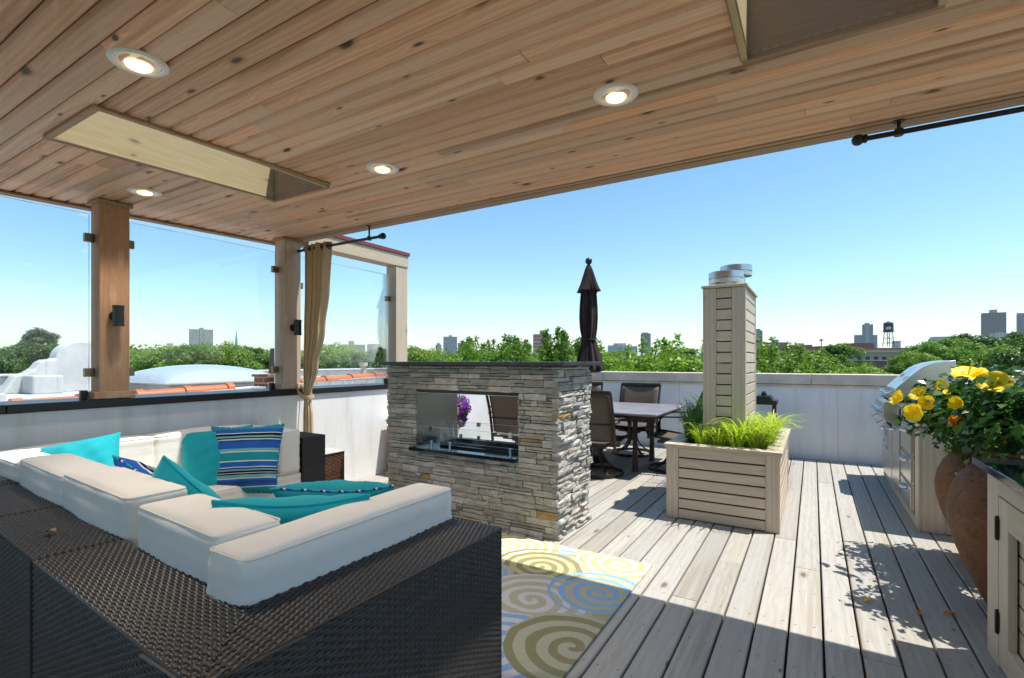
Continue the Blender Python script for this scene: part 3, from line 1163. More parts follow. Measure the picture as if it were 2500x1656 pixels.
def puff(name, x0, x1, y0, y1, z0, z1, mat, parent, r=0.026, bulge=0.012, seed=0, T=None, piping=True):
    """a box cushion with rounded edges, soft crowned faces and a welted seam"""
    rs = random.Random(seed)
    n = 20
    bm = bmesh.new()
    bmesh.ops.create_cube(bm, size=2.0)
    bmesh.ops.subdivide_edges(bm, edges=bm.edges[:], cuts=n, use_grid_fill=True)
    hx, hy, hz = (x1 - x0) / 2, (y1 - y0) / 2, (z1 - z0) / 2
    c = Vector(((x0 + x1) / 2, (y0 + y1) / 2, (z0 + z1) / 2))
    ph = [rs.uniform(0, 6) for _ in range(6)]
    for v in bm.verts:
        u = v.co.copy()
        # concentrate the rings near the edges
        q = Vector([math.copysign(1 - (1 - abs(a)) ** 1.9, a) for a in u])
        u = q.copy()
        p = Vector((q.x * hx, q.y * hy, q.z * hz))
        inner = Vector((max(-hx + r, min(hx - r, p.x)), max(-hy + r, min(hy - r, p.y)), max(-hz + r, min(hz - r, p.z))))
        d = p - inner
        if d.length > 1e-6:
            m = max(abs(d.x), abs(d.y), abs(d.z))
            p = inner + d.normalized() * (m if m < r else r)
        fx, fy, fz = (1 - u.x ** 2), (1 - u.y ** 2), (1 - u.z ** 2)
        p.z += math.copysign(1, u.z) * bulge * fx * fy * (abs(u.z) > 0.99)
        p.y += math.copysign(1, u.y) * bulge * fx * fz * (abs(u.y) > 0.99)
        p.x += math.copysign(1, u.x) * bulge * fy * fz * (abs(u.x) > 0.99)
        w = 0.0013 * (math.sin(23 * p.x + ph[0]) * math.sin(17 * p.y + ph[1]) + math.sin(31 * p.z + 9 * p.x + ph[2]))
        # puckers that run in from the ends
        e = max(abs(u.x), abs(u.y))
        w += 0.0022 * max(0, e - 0.72) / 0.28 * math.sin(95 * p.z + ph[3])
        if d.length > 1e-6:
            p += d.normalized() * w
        v.co = p + c
        if T is not None:
            v.co = T @ v.co
    loc = parent_loc(parent) if parent else Vector((0, 0, 0))
    for v in bm.verts:
        v.co -= loc
    me = bpy.data.meshes.new(name)
    bm.to_mesh(me)
    bm.free()
    me.materials.append(mat)
    me.polygons.foreach_set("use_smooth", [True] * len(me.polygons))
    o = bpy.data.objects.new(name, me)
    C.objects.link(o)
    if parent:
        o.parent = parent
    m = MB()
    k = 0.29 * r
    for sz in (-1, 1):
        a, b, zz = hx - 0.1 * r, hy - 0.1 * r, c.z + sz * (hz - k)
        loop = []
        for (sx, sy, a0) in ((1, 1, 0), (-1, 1, 90), (-1, -1, 180), (1, -1, 270)):
            for q in range(5):
                an = R_(a0 + q * 22.5)
                loop.append((c.x + sx * (a - r) + r * math.cos(an), c.y + sy * (b - r) + r * math.sin(an), zz))
        if T is not None:
            loop = [tuple(T @ Vector(p)) for p in loop]
        m.tube(loop, 0.0032, 6, closed=True)
    w_ = m.build("welt", mat, parent, smooth=60)
    w_.parent = o
    return o


SOFA_G = "modules of the wicker sectional sofa"


def sofa():
    W, G, CU = M['wicker'], M['wicker_gap'], M['cushion']
    ex, ey, ez = (1, 0, 0), (0, 1, 0), (0, 0, 1)
    # --- corner module at the right: back along X, arm along Y
    xr, yo, yi, ye = -0.963, 0.480, 0.700, 1.520
    xi = xr - 0.217
    t = thing("sofa_module", "dark wicker corner sofa module nearest the viewer with a long white arm cushion", "sofa", (-1.45, 1.0, 0), SOFA_G)
    xl = -1.995
    m = MB()
    e = 0.004
    m.box(xi + e, xr - e, yo + 0.03, ye - e, 0.03, 0.70 - e)
    aB = math.atan2(0.060, -1.04)
    uB = np.array([math.cos(aB), math.sin(aB), 0.0])
    vB = np.array([math.sin(aB), -math.cos(aB), 0.0])
    LB = 1.04
    oB = np.array([xr, yo, 0.0])
    TB = Matrix.Translation((xr, yo, 0)) @ Matrix.Rotation(aB - math.pi, 4, 'Z')
    m.box(-LB, -0.19, e, 0.216, 0.03, 0.6955, TB)
    m.box(xl, xi, yi, ye - 0.02, 0.05, 0.27)
    m.build("frame_core", G, t)
    cut_t = lambda v, l: (max(0.0, (v) * 1.0), l)
    weave_obj("woven_shell", [
        ((xr, yo, 0.03), ey, ez, ex, ye - yo, 0.67, dict(sub=5)),
        ((xr, yo, 0.70), ey, (-1, 0, 0), ez, ye - yo, xr - xi, dict(sub=5, cut=cut_t)),
        (oB + np.array([0, 0, 0.70]), uB, vB, ez, LB, 0.222, dict(sub=5, cut=lambda v, l: (v, l), amp=0.0032, ps=0.0200, pw=0.0092)),
        (oB + np.array([0, 0, 0.03]), uB, ez, -vB, LB, 0.67, dict(sub=3)),
        ((xr, ye, 0.03), (-1, 0, 0), ez, ey, xr - xi, 0.67, dict(sub=3)),
        ((xi, yi, 0.25), ey, ez, (-1, 0, 0), ye - yi, 0.45, dict(sub=2, pw=0.012)),
        ((xl, ye - 0.02, 0.05), ex, ez, ey, xi - xl, 0.21, dict(sub=3)),
    ], t, W)
    m = MB()
    m.tube([(xr + 0.001, yo, 0.6985), (xr + 0.001, ye, 0.6985)], 0.0035, 6)
    m.tube([tuple(oB + uB * LB + np.array([0, 0, 0.6985])), (xr, yo, 0.6985)], 0.0035, 6)
    m.build("edge_strand", W, t)
    for (x, y) in ((xr - 0.04, yo + 0.04), (xr - 0.04, ye - 0.04), (xl + 0.04, yo + 0.04)):
        m = MB()
        m.box(x - 0.02, x + 0.02, y - 0.02, y + 0.02, 0.0, 0.03)
        m.build("foot", M['rubber_gap_shade'], t)
    puff("seat_cushion", xl + 0.01, xi - 0.005, yi + 0.01, ye - 0.03, 0.265, 0.43, CU, t, 0.026, 0.012, 1)
    puff("arm_cushion", xi - 0.185, xi - 0.004, yi + 0.004, ye + 0.012, 0.425, 0.815, CU, t, 0.026, 0.012, 2)
    puff("back_cushion", -0.935, -0.408, 0.224, 0.418, 0.425, 0.835, CU, t, 0.026, 0.012, 3, TB)
    # --- the plain modules to its left, set at a slight angle
    def mid(x0, x1, ya, yb, label, seed, ctop):
        t = thing("sofa_module", label, "sofa", ((x0 + x1) / 2, ya + 0.5, 0), SOFA_G)
        ang = math.atan2(yb - ya, x1 - x0)
        L = math.hypot(x1 - x0, yb - ya)
        u = np.array([math.cos(ang), math.sin(ang), 0])
        v = np.array([-math.sin(ang), math.cos(ang), 0])
        T = Matrix.Translation((x0, ya, 0)) @ Matrix.Rotation(ang, 4, 'Z')
        o = np.array([x0, ya, 0])
        m = MB()
        m.box(0.003, L - 0.003, 0.004, 0.218, 0.03, 0.6955, T)
        m.box(0.003, L - 0.006, 0.2262, 0.82, 0.05, 0.27, T)
        m.build("frame_core", G, t)
        g = u * 0.004
        weave_obj("woven_shell", [
            (o + g + np.array([0, 0, 0.70]), u, v, ez, L - 0.008, 0.222, dict(sub=5, amp=0.0032, ps=0.0200, pw=0.0092)),
            (o + g + np.array([0, 0, 0.03]), u, ez, -v, L - 0.012, 0.67, dict(sub=3)),
            (o + g + v * 0.82 + np.array([0, 0, 0.05]), u, ez, v, L - 0.012, 0.21, dict(sub=3)),
        ], t, W)
        m = MB()
        for q in (0.004, L - 0.008):
            a = o + u * q + np.array([0, 0, 0.6965])
            m.tube([tuple(a), tuple(a + v * 0.222)], 0.006, 6)
            m.tube([tuple(a), tuple(a - np.array([0, 0, 0.66]))], 0.007, 6)
        a = o + np.array([0, 0, 0.6985])
        m.tube([tuple(a), tuple(a + u * L)], 0.004, 6)
        m.build("edge_strand", G, t)
        for q in (0.05, L - 0.05):
            m = MB()
            m.box(q - 0.02, q + 0.02, 0.03, 0.07, 0.0, 0.03, T)
            m.build("foot", M['rubber_gap_shade'], t)
        puff("seat_cushion", 0.006, L - 0.006, 0.235, 0.83, 0.265, 0.43, CU, t, 0.026, 0.012, seed, T)
        puff("back_cushion", 0.008, L + 0.012, 0.226, 0.42, 0.425, ctop, CU, t, 0.026, 0.014, seed + 1, T)
    mid(-2.680, -2.006, 0.580, 0.541, "dark wicker sofa module with a dead leaf lying on its back rail", 10, 0.84)
    mid(-3.352, -2.684, 0.619, 0.580, "dark wicker sofa module in the middle of the near row, behind the small striped pillow", 20, 0.825)
    # --- left corner and the long run along the white wall
    t = thing("sofa_module", "dark wicker left corner sofa module by the wall, in the patch of sun", "sofa", (-3.8, 1.0, 0), SOFA_G)
    m = MB()
    m.box(-4.20, -3.353, 0.62, 0.85, 0.03, 0.6955)
    m.box(-4.20, -3.99, 0.85, 1.55, 0.03, 0.6955)
    m.box(-3.99, -3.353, 0.85, 1.55, 0.05, 0.27)
    m.build("frame_core", G, t)
    weave_obj("woven_shell", [((-4.20, 0.618, 0.70), ex, ey, ez, 0.84, 0.232, dict(sub=4, amp=0.0032, ps=0.0200, pw=0.0092)),
                              ((-4.20, 0.616, 0.03), ex, ez, (0, -1, 0), 0.84, 0.67, dict(sub=2))], t, W)
    puff("seat_cushion", -3.98, -3.36, 0.86, 1.56, 0.265, 0.43, CU, t, 0.026, 0.012, 30)
    puff("back_cushion", -3.98, -3.30, 0.86, 1.04, 0.425, 0.79, CU, t, 0.026, 0.012, 31)
    puff("side_cushion", -4.0, -3.82, 0.95, 1.645, 0.425, 0.79, CU, t, 0.026, 0.012, 32)
    t = thing("sofa_module", "dark wicker sofa module along the white wall, under the large striped pillow", "sofa", (-3.8, 2.1, 0), SOFA_G)
    m = MB()
    m.box(-4.20, -3.99, 1.56, 2.70, 0.03, 0.6955)
    m.box(-3.99, -3.422, 2.505, 2.70, 0.03, 0.6955)
    m.box(-3.99, -3.47, 1.56, 2.5, 0.05, 0.255)
    m.build("frame_core", G, t)
    weave_obj("woven_shell", [
        ((-3.418, 2.495, 0.03), ey, ez, ex, 0.21, 0.67, dict(sub=4)),
        ((-4.20, 2.49, 0.70), ex, ey, ez, 0.782, 0.215, dict(sub=4)),
        ((-3.418, 2.704, 0.03), (-1, 0, 0), ez, ey, 0.782, 0.67, dict(sub=2)),
        ((-3.46, 1.57, 0.04), ey, ez, ex, 0.93, 0.21, dict(sub=3)),
        ((-4.20, 1.56, 0.70), ey, (1, 0, 0), (0, 0, 1), 0.93, 0.21, dict(sub=2)),
    ], t, W)
    puff("seat_cushion", -3.98, -3.425, 1.57, 2.50, 0.262, 0.43, CU, t, 0.026, 0.01, 40)
    puff("back_cushion", -4.0, -3.82, 1.65, 2.31, 0.425, 0.79, CU, t, 0.026, 0.014, 41)
    puff("arm_cushion", -4.16, -3.435, 2.31, 2.495, 0.43, 0.765, CU, t, 0.026, 0.006, 42)


sofa()


def pillow(label, mat, c, xd, yd, w, h, th, seed, pipe=None, group=None):
    xd = Vector(xd).normalized()
    yd = Vector(yd)
    yd = (yd - xd * yd.dot(xd)).normalized()
    zd = xd.cross(yd)
    T = Matrix((xd, yd, zd)).transposed().to_4x4()
    T.translation = Vector(c)
    rs = random.Random(seed)
    ph = [rs.uniform(0, 6.3) for _ in range(8)]
    n = 26
    m = MB()

    def rim(a, b):
        # edge pulled in along the sides, corners left as ears
        k = 1 - 0.075 * (1 - b * b)
        return k

    def surf(sgn):
        def fn(u, v):
            a, b = 2 * u - 1, 2 * v - 1
            a, b = math.sin(a * math.pi / 2), math.sin(b * math.pi / 2)
            x = a * w / 2 * rim(a, b)
            y = b * h / 2 * rim(b, a)
            t = (max(0, 1 - a * a) * max(0, 1 - b * b)) ** 0.42
            z = sgn * th / 2 * t
            z += 0.006 * math.sin(9 * a + 5 * b + ph[0]) * t + 0.004 * math.sin(14 * b - 8 * a + ph[1]) * t
            z += 0.016 * (a * b) * math.sin(ph[2]) + 0.012 * math.sin(2.2 * a + ph[3]) * (b * b)
            z += sgn * 0.005 * math.sin(22 * math.atan2(b, a) + ph[4]) * t * max(abs(a), abs(b)) ** 4
            return (x, y, z)
        return fn
    m.grid(surf(1), n, n)
    m.grid(surf(-1), n, n)
    t = thing("throw_pillow", label, "pillow", c, group)
    me = bpy.data.meshes.new("pillow_body")
    me.from_pydata(m.v, [], m.f)
    me.materials.append(mat)
    me.update()
    bm = bmesh.new()
    bm.from_mesh(me)
    bmesh.ops.remove_doubles(bm, verts=bm.verts[:], dist=0.0008)
    bmesh.ops.recalc_face_normals(bm, faces=bm.faces[:])
    bm.to_mesh(me)
    bm.free()
    me.polygons.foreach_set("use_smooth", [True] * len(me.polygons))
    o = bpy.data.objects.new("pillow_body", me)
    C.objects.link(o)
    t.matrix_world = T
    o.parent = t
    f = surf(1)
    g = surf(-1)
    loop = []
    for i in range(n): loop.append((i / n, 0))
    for i in range(n): loop.append((1, i / n))
    for i in range(n): loop.append((1 - i / n, 1))
    for i in range(n): loop.append((0, 1 - i / n))
    pts = []
    for (u, v) in loop:
        p, q = f(u, v), g(u, v)
        pts.append(tuple((p[i] + q[i]) / 2 for i in range(3)))
    m = MB()
    m.tube(pts, 0.005, 6, closed=True)
    me = bpy.data.meshes.new("piping")
    me.from_pydata(m.v, [], m.f)
    me.materials.append(pipe or mat)
    me.polygons.foreach_set("use_smooth", [True] * len(me.polygons))
    me.update()
    o = bpy.data.objects.new("piping", me)
    C.objects.link(o)
    o.parent = t
    return t


def cord():
    n = NT("striped_piping")
    o = n.obj()
    w = n.math('FRACT', n.math('MULTIPLY', n.math('ADD', n.sep(o)[0], n.sep(o)[1]), 14.0))
    n.set(n.ramp(w, [(0, (0.02, 0.30, 0.36)), (0.45, (0.01, 0.015, 0.05)), (0.6, (0.65, 0.68, 0.66)), (0.72, (0.012, 0.10, 0.5))], 'CONSTANT'), 0.85)
    return n.m


M['cord'] = cord()
pillow("turquoise throw pillow in the sunny patch against the wall cushions", M['turq'], (-3.66, 1.20, 0.665), (0.55, 0.82, 0.22), (-0.50, 0.12, 0.85), 0.38, 0.38, 0.17, 1)
pillow("small blue striped throw pillow peeking over the near back cushions", M['striped'], (-2.56, 1.15, 0.655), (0.80, 0.30, -0.30), (0.15, -0.62, 0.75), 0.42, 0.42, 0.17, 2, M['cord'])
pillow("large turquoise throw pillow leaning on the near back cushions, beside the small striped one", M['turq'], (-2.22, 1.07, 0.610), (0.54, 0.506, -0.765), (0.693, -0.018, 0.62), 0.50, 0.48, 0.20, 3)
pillow("turquoise throw pillow tucked behind the large striped pillow", M['turq'], (-3.66, 1.98, 0.600), (0.50, 0.86, 0.05), (-0.36, 0.12, 0.9), 0.46, 0.44, 0.17, 4)
pillow("large blue and turquoise striped throw pillow in the far corner of the sofa", M['striped'], (-3.50, 2.08, 0.590), (0.80, 0.60, 0.03), (-0.20, 0.24, 0.93), 0.50, 0.50, 0.17, 5, M['cord'])
pillow("turquoise throw pillow resting against the long white arm cushion", M['turq'], (-1.555, 1.10, 0.655), (0.62, 0.78, -0.05), (0.44, -0.32, 0.80), 0.47, 0.47, 0.23, 6)
pillow("turquoise edged striped throw pillow beyond the plain one on the near corner seat", M['striped_edge'], (-1.66, 1.43, 0.650), (0.87, 0.48, 0.02), (0.36, -0.58, 0.66), 0.47, 0.47, 0.22, 7, M['cord'])


def side_table():
    t = thing("side_table", "small brown wicker side table with a glass top beyond the sofa end", "side table", (-3.88, 2.9, 0))
    m = MB()
    m.box(-4.16, -3.616, 2.736, 3.054, 0.02, 0.488)
    m.build("frame_core", M['wicker_gap'], t)
    weave_obj("woven_shell", [((-3.61, 2.73, 0.02), (0, 1, 0), (0, 0, 1), (1, 0, 0), 0.33, 0.47, dict(ps=0.03, pw=0.017, sub=4)),
                              ((-3.61, 3.06, 0.02), (-1, 0, 0), (0, 0, 1), (0, 1, 0), 0.55, 0.47, dict(ps=0.03, pw=0.017, sub=3)),
                              ((-4.16, 2.73, 0.02), (1, 0, 0), (0, 0, 1), (0, -1, 0), 0.55, 0.47, dict(ps=0.03, pw=0.017, sub=3))], t, M['wicker_brown'])
    m = MB()
    m.box(-4.17, -3.60, 2.722, 3.066, 0.492, 0.50)
    m.build("glass_top", plain("frosted_glass_top", (0.55, 0.60, 0.55), 0.1), t, bevel=0.002)


side_table()
m = MB()
for q in range(1):
    pts = [(-2.262, 0.652, 0.708), (-2.252, 0.660, 0.716), (-2.238, 0.664, 0.719), (-2.224, 0.666, 0.712)]
    m.grid(lambda u, v: (-2.27 + 0.05 * u, 0.645 + 0.012 * u + (v - 0.5) * 0.024 * math.sin(math.pi * min(1, u + 0.05)),
                         0.708 + 0.010 * math.sin(3 * u) + 0.02 * (v - 0.5) ** 2), 8, 4)
tag(m.build("dead_leaf", plain("dry_leaf", (0.22, 0.14, 0.09), 0.8), smooth=True, solid=0.001), "curled dry brown leaf lying on the wicker back rail", "leaf")


# ------------------------------------------------------------------ rug
def rug():
    n = NT("swirl_rug")
    o = n.obj()
    x, y, z = n.sep(o)
    wob = n.noise(o, 5.0, 2)
    olive = (0.30, 0.285, 0.16); gold = (0.54, 0.50, 0.29); blue = (0.27, 0.46, 0.72); lilac = (0.66, 0.64, 0.65); cream = (0.82, 0.80, 0.67)
    sage = (0.50, 0.48, 0.35)
    col = gold
    tan = n.ramp(n.noise(o, 1.5, 1), [(0.45, gold), (0.55, (0.42, 0.40, 0.25))])
    col = tan
    circ = [(-1.43, 3.30, 0.42, blue, cream, 0.085), (-1.80, 2.99, 0.34, cream, gold, 0.075), (-1.04, 3.06, 0.33, cream, gold, 0.085),
            (-1.465, 2.77, 0.31, olive, gold, 0.09), (-1.70, 2.52, 0.17, blue, sage, 0.06), (-1.30, 2.36, 0.34, lilac, sage, 0.10),
            (-1.02, 2.62, 0.29, blue, sage, 0.085), (-1.19, 1.86, 0.38, blue, lilac, 0.10), (-0.93, 2.06, 0.32, olive, sage, 0.12),
            (-2.2, 2.6, 0.40, olive, gold, 0.10), (-2.3, 1.9, 0.40, cream, sage, 0.10), (-1.7, 1.6, 0.40, olive, gold, 0.11),
            (-1.05, 1.30, 0.40, cream, gold, 0.1), (-2.7, 2.9, 0.4, blue, lilac, 0.1)]
    for i, (cx, cy, R, a, b, w) in enumerate(circ):
        dx = n.math('SUBTRACT', x, cx)
        dy = n.math('MULTIPLY', n.math('SUBTRACT', y, cy), 1.08)
        d = n.math('SQRT', n.math('ADD', n.math('MULTIPLY', dx, dx), n.math('MULTIPLY', dy, dy)))
        d = n.math('ADD', d, n.math('MULTIPLY', n.math('SUBTRACT', wob, 0.5), 0.05))
        ang = n.math('MULTIPLY', n.math('ARCTAN2', dy, dx), (1 if i % 2 else -1) / (2 * math.pi))
        s = n.math('FRACT', n.math('ADD', n.math('DIVIDE', d, w * 0.88), ang))
        band = n.math('LESS_THAN', s, 0.46)
        pat = n.mix(band, b, a)
        inside = n.math('LESS_THAN', d, R)
        if i % 3 == 0:
            inside = n.math('MULTIPLY', inside, n.math('MAXIMUM', band, n.math('LESS_THAN', d, R * 0.7)))
        col = n.mix(inside, col, pat)
    pile = n.noise(o, 260, 3)
    col = n.mix(1.0, col, n.ramp(pile, [(0.3, 0.78), (0.7, 1.12)]), 'MULTIPLY')
    n.set(col, 0.95, 0, 0.1)
    n.bump(pile, 0.6, 0.006)
    m = MB()
    m.box(-3.25, -0.872, 0.85, 3.165, 0.0025, 0.013)
    r = m.build("area_rug", n.m, bevel=0.004)
    tag(r, "area rug with olive, blue, gold and cream spiral swirls in front of the stone fireplace", "rug")


rug()


# ------------------------------------------------------------------ two-sided stone fireplace
FX0, FX1, FY0, FY1, FZ = -3.245, -1.585, 3.258, 3.83, 1.262
OX0, OX1, OZ0, OZ1 = -2.925, -1.905, 0.565, 1.035


def ledge_face(mb, O, U, N, width, height, holes=(), seed=0, dmin=0.006, dmax=0.034, ext=0.02, rough=0.008):
    """thin split stones laid in uneven courses, each with its own broken face"""
    rs = random.Random(seed)
    O, U, N = Vector(O), Vector(U), Vector(N)
    Z = Vector((0, 0, 1))
    z = 0.0
    while z < height - 0.004:
        h = rs.choice([0.026, 0.032, 0.038, 0.042, 0.046, 0.05, 0.056])
        if height - z - h < 0.018:
            h = height - z
        x = -rs.uniform(0.0, ext)
        end = width + rs.uniform(0.0, ext)
        while x < end - 0.002:
            w = rs.uniform(0.09, 0.30) if rs.random() < 0.75 else rs.uniform(0.05, 0.10)
            if end - x - w < 0.05:
                w = end - x
            xa, xb = x, x + w
            x += w
            za, zb = z, z + h
            parts = [(xa, xb)]
            for (hx0, hx1, hz0, hz1) in holes:
                if zb > hz0 + 0.01 and za < hz1 - 0.01:
                    np_ = []
                    for a, b in parts:
                        if a < hx0:
                            np_.append((a, min(b, hx0)))
                        if b > hx1:
                            np_.append((max(a, hx1), b))
                    parts = np_
            for a, b in parts:
                if b - a < 0.012:
                    continue
                # now and then a course splits into two thin stones
                rows = [(za, zb)]
                if h > 0.04 and rs.random() < 0.3:
                    mm = za + h * rs.uniform(0.4, 0.6)
                    rows = [(za, mm), (mm, zb)]
                for (p, q) in rows:
                    d = rs.uniform(dmin, dmax)
                    if rs.random() < 0.06:
                        d = dmax + rs.uniform(0, 0.012)
                    gq = 0.0012
                    nu = max(2, int((b - a) / 0.045))
                    nv = 2
                    tl = rs.uniform(-0.005, 0.005)
                    vs = []
                    tilt = rs.uniform(-0.012, 0.012)
                    sl0, sl1 = rs.uniform(-0.012, 0.012), rs.uniform(-0.012, 0.012)
                    for j in range(nv + 1):
                        for i in range(nu + 1):
                            fu, fv = i / nu, j / nv
                            uu = a + gq + (b - a - 2 * gq) * fu
                            zz = p + gq + (q - p - 2 * gq) * fv
                            if i == 0: uu += max(0, sl0 * (fv - 0.5)) if True else 0
                            if i == nu: uu += min(0, sl1 * (fv - 0.5))
                            if j == 0: zz += rs.uniform(0, 0.003)
                            if j == nv: zz -= rs.uniform(0, 0.003) + tl * (fu - 0.5) * 0
                            edge = 0.55 if (i in (0, nu) or j in (0, nv)) else 1.0
                            dd = d * (0.75 + 0.25 * edge) + rs.uniform(-rough, rough) * 0.6 + tilt * (fu - 0.5)
                            dd = max(0.002, dd - (0.004 if edge < 1 else 0))
                            vs.append(O + U * uu + Z * zz + N * dd)
                    k = len(vs)
                    ring = [i for i in range(nu + 1)] + [(j + 1) * (nu + 1) - 1 for j in range(1, nv + 1)] + \
                           [nv * (nu + 1) + i for i in range(nu - 1, -1, -1)] + [j * (nu + 1) for j in range(nv - 1, 0, -1)]
                    fs = [(j * (nu + 1) + i, j * (nu + 1) + i + 1, (j + 1) * (nu + 1) + i + 1, (j + 1) * (nu + 1) + i)
                          for j in range(nv) for i in range(nu)]
                    back = []
                    for r in ring:
                        v = vs[r]
                        back.append(v - N * ((v - O).dot(N) + 0.03))
                    vs2 = vs + back
                    m_ = len(ring)
                    for i in range(m_):
                        j = (i + 1) % m_
                        fs.append((ring[i], k + i, k + j, ring[j]))
                    mb.add(vs2, fs)
        z += h


def fireplace():
    t = thing("stone_fireplace", "two sided outdoor fireplace clad in grey split ledge stone with a dark slate top", "fireplace", (-2.42, 3.54, 0))
    i = 0.004
    m = MB()
    m.box(FX0, OX0 - 0.005, FY0, FY1, 0, FZ)
    m.box(OX1 + 0.005, FX1, FY0, FY1, 0, FZ)
    m.box(OX0 - 0.005, OX1 + 0.005, FY0, FY1, 0, OZ0 - 0.012)
    m.box(OX0 - 0.005, OX1 + 0.005, FY0, FY1, OZ1 + 0.004, FZ)
    m.build("core", M['mortar'], t)
    m = MB()
    hole = [(OX0 - FX0, OX1 - FX0, OZ0 - 0.02, OZ1)]
    ledge_face(m, (FX0, FY0, 0), (1, 0, 0), (0, -1, 0), FX1 - FX0, FZ, hole, 11, dmax=0.024, ext=0.016)
    hole = [(FX1 - OX1, FX1 - OX0, OZ0 - 0.02, OZ1)]
    ledge_face(m, (FX1, FY1, 0), (-1, 0, 0), (0, 1, 0), FX1 - FX0, FZ, hole, 12)
    ledge_face(m, (FX1, FY0, 0), (0, 1, 0), (1, 0, 0), FY1 - FY0, FZ, (), 13, dmin=0.008, dmax=0.036, ext=0.03, rough=0.010)
    ledge_face(m, (FX0, FY1, 0), (0, -1, 0), (-1, 0, 0), FY1 - FY0, FZ, (), 14, dmax=0.04, ext=0.02)
    m.build("stone_cladding", M['stone'], t)
    m = MB()
    m.box(FX0 - 0.055, FX1 + 0.085, FY0 - 0.075, FY1 + 0.075, FZ + 0.002, FZ + 0.033)
    m.build("mantel_slab", M['greystone'], t, bevel=0.004)
    m = MB()
    m.box(OX0 - 0.045, OX1 - 0.002, FY0 - 0.055, FY1 + 0.045, OZ0 - 0.030, OZ0)
    m.build("granite_sill", M['granite'], t, bevel=0.004)
    m = MB()
    m.box(OX0 + 0.0005, OX0 + 0.004, FY0 + 0.0, FY1 - 0.0, OZ0 + 0.001, OZ1 - 0.001)
    m.box(OX1 - 0.004, OX1 - 0.0005, FY0 + 0.0, FY1 - 0.0, OZ0 + 0.001, OZ1 - 0.001)
    m.box(OX0 + 0.005, OX1 - 0.005, FY0 + 0.0, FY1 - 0.0, OZ1 - 0.004, OZ1 - 0.0005)
    m.build("steel_lining", M['steel'], t)
    # burner trough with black glass chips
    m = MB()
    bx0, bx1, by0, by1 = OX0 + 0.12, OX1 - 0.03, FY0 + 0.17, FY1 - 0.17
    m.box(bx0, bx1, by0, by0 + 0.02, OZ0 + 0.001, OZ0 + 0.03)
    m.box(bx0, bx1, by1 - 0.02, by1, OZ0 + 0.001, OZ0 + 0.03)
    m.box(bx0, bx0 + 0.02, by0 + 0.02, by1 - 0.02, OZ0 + 0.001, OZ0 + 0.03)
    m.box(bx1 - 0.02, bx1, by0 + 0.02, by1 - 0.02, OZ0 + 0.001, OZ0 + 0.03)
    b = m.build("burner_tray", M['blackmetal'], t)
    m = MB()
    rs = random.Random(5)
    for _ in range(900):
        x, y = rs.uniform(bx0 + 0.025, bx1 - 0.025), rs.uniform(by0 + 0.025, by1 - 0.025)
        s = rs.uniform(0.004, 0.009)
        z = OZ0 + 0.012 + rs.uniform(0, 0.012)
        p = [Vector((rs.uniform(-1, 1), rs.uniform(-1, 1), rs.uniform(-1, 1))).normalized() * s + Vector((x, y, z)) for _ in range(4)]
        m.add(p, [(0, 1, 2), (0, 2, 3), (0, 3, 1), (1, 3, 2)])
    ch = m.build("glass_chips", M['granite'], b)
    ch["kind"] = "stuff"
    # glass guards front and back on steel clamps
    for y in (FY0 + 0.075, FY1 - 0.075):
        m = MB()
        m.box(OX0 + 0.012, OX0 + 0.30, y - 0.003, y + 0.003, OZ0 + 0.025, OZ0 + 0.165)
        m.box(OX0 + 0.306, OX1 - 0.012, y - 0.003, y + 0.003, OZ0 + 0.025, OZ0 + 0.165)
        gg = m.build("glass_guard", M['glass'], t)
        m = MB()
        m.box(OX0 + 0.012, OX1 - 0.012, y - 0.0031, y + 0.0031, OZ0 + 0.1655, OZ0 + 0.1675)
        m.build("polished_edge", M['glass_edge'], gg)
        for cx in (OX0 + 0.10, OX0 + 0.303, OX1 - 0.12):
            m = MB()
            m.lathe([(0.012, OZ0 + 0.001), (0.012, OZ0 + 0.02), (0.015, OZ0 + 0.022), (0.015, OZ0 + 0.05)], cx, y, 14)
            m.box(cx - 0.016, cx + 0.016, y - 0.010, y + 0.010, OZ0 + 0.135, OZ0 + 0.172)
            m.build("clamp", M['chrome'], gg, smooth=40)


fireplace()
# small brown cabinet behind the fireplace, against the left wall
t = thing("storage_cabinet", "small brown framed cabinet with a cream door panel behind the fireplace", "cabinet", (-3.9, 4.4, 0))
m = MB()
m.box(-4.19, -3.62, 4.22, 4.60, 0.03, 0.60)
m.build("body", M['cedar_x'], t)
m = MB()
m.box(-4.205, -4.155, 4.195, 4.218, 0.02, 0.60)
m.box(-3.66, -3.605, 4.195, 4.218, 0.02, 0.60)
m.box(-4.154, -3.661, 4.195, 4.218, 0.02, 0.075)
m.box(-4.154, -3.661, 4.195, 4.218, 0.535, 0.60)
m.build("door_frame", M['bronze'], t, bevel=0.003)
m = MB()
m.box(-4.153, -3.662, 4.203, 4.214, 0.076, 0.534)
m.build("door_panel", plain("cream_panel", (0.62, 0.58, 0.45), 0.5), t)
m = MB()
m.box(-4.225, -3.58, 4.17, 4.63, 0.603, 0.628)
m.build("top", M['coping'], t, bevel=0.003)
t = thing("hose_valve", "small dark metal valve fitting lying at the left foot of the fireplace", "valve", (-3.36, 3.42, 0.02))
m = MB()
m.tube([(-3.28, 3.40, 0.03), (-3.38, 3.42, 0.035), (-3.42, 3.45, 0.03)], 0.02, 10)
m.tube([(-3.36, 3.42, 0.03), (-3.40, 3.36, 0.05)], 0.014, 8)
m.tube([(-3.40, 3.43, 0.035), (-3.47, 3.47, 0.06)], 0.012, 8)
m.lathe([(0.028, 0.0), (0.028, 0.02), (0.012, 0.03)], -3.33, 3.41, 12)
m.build("fitting", M['bronze'], t, smooth=40)


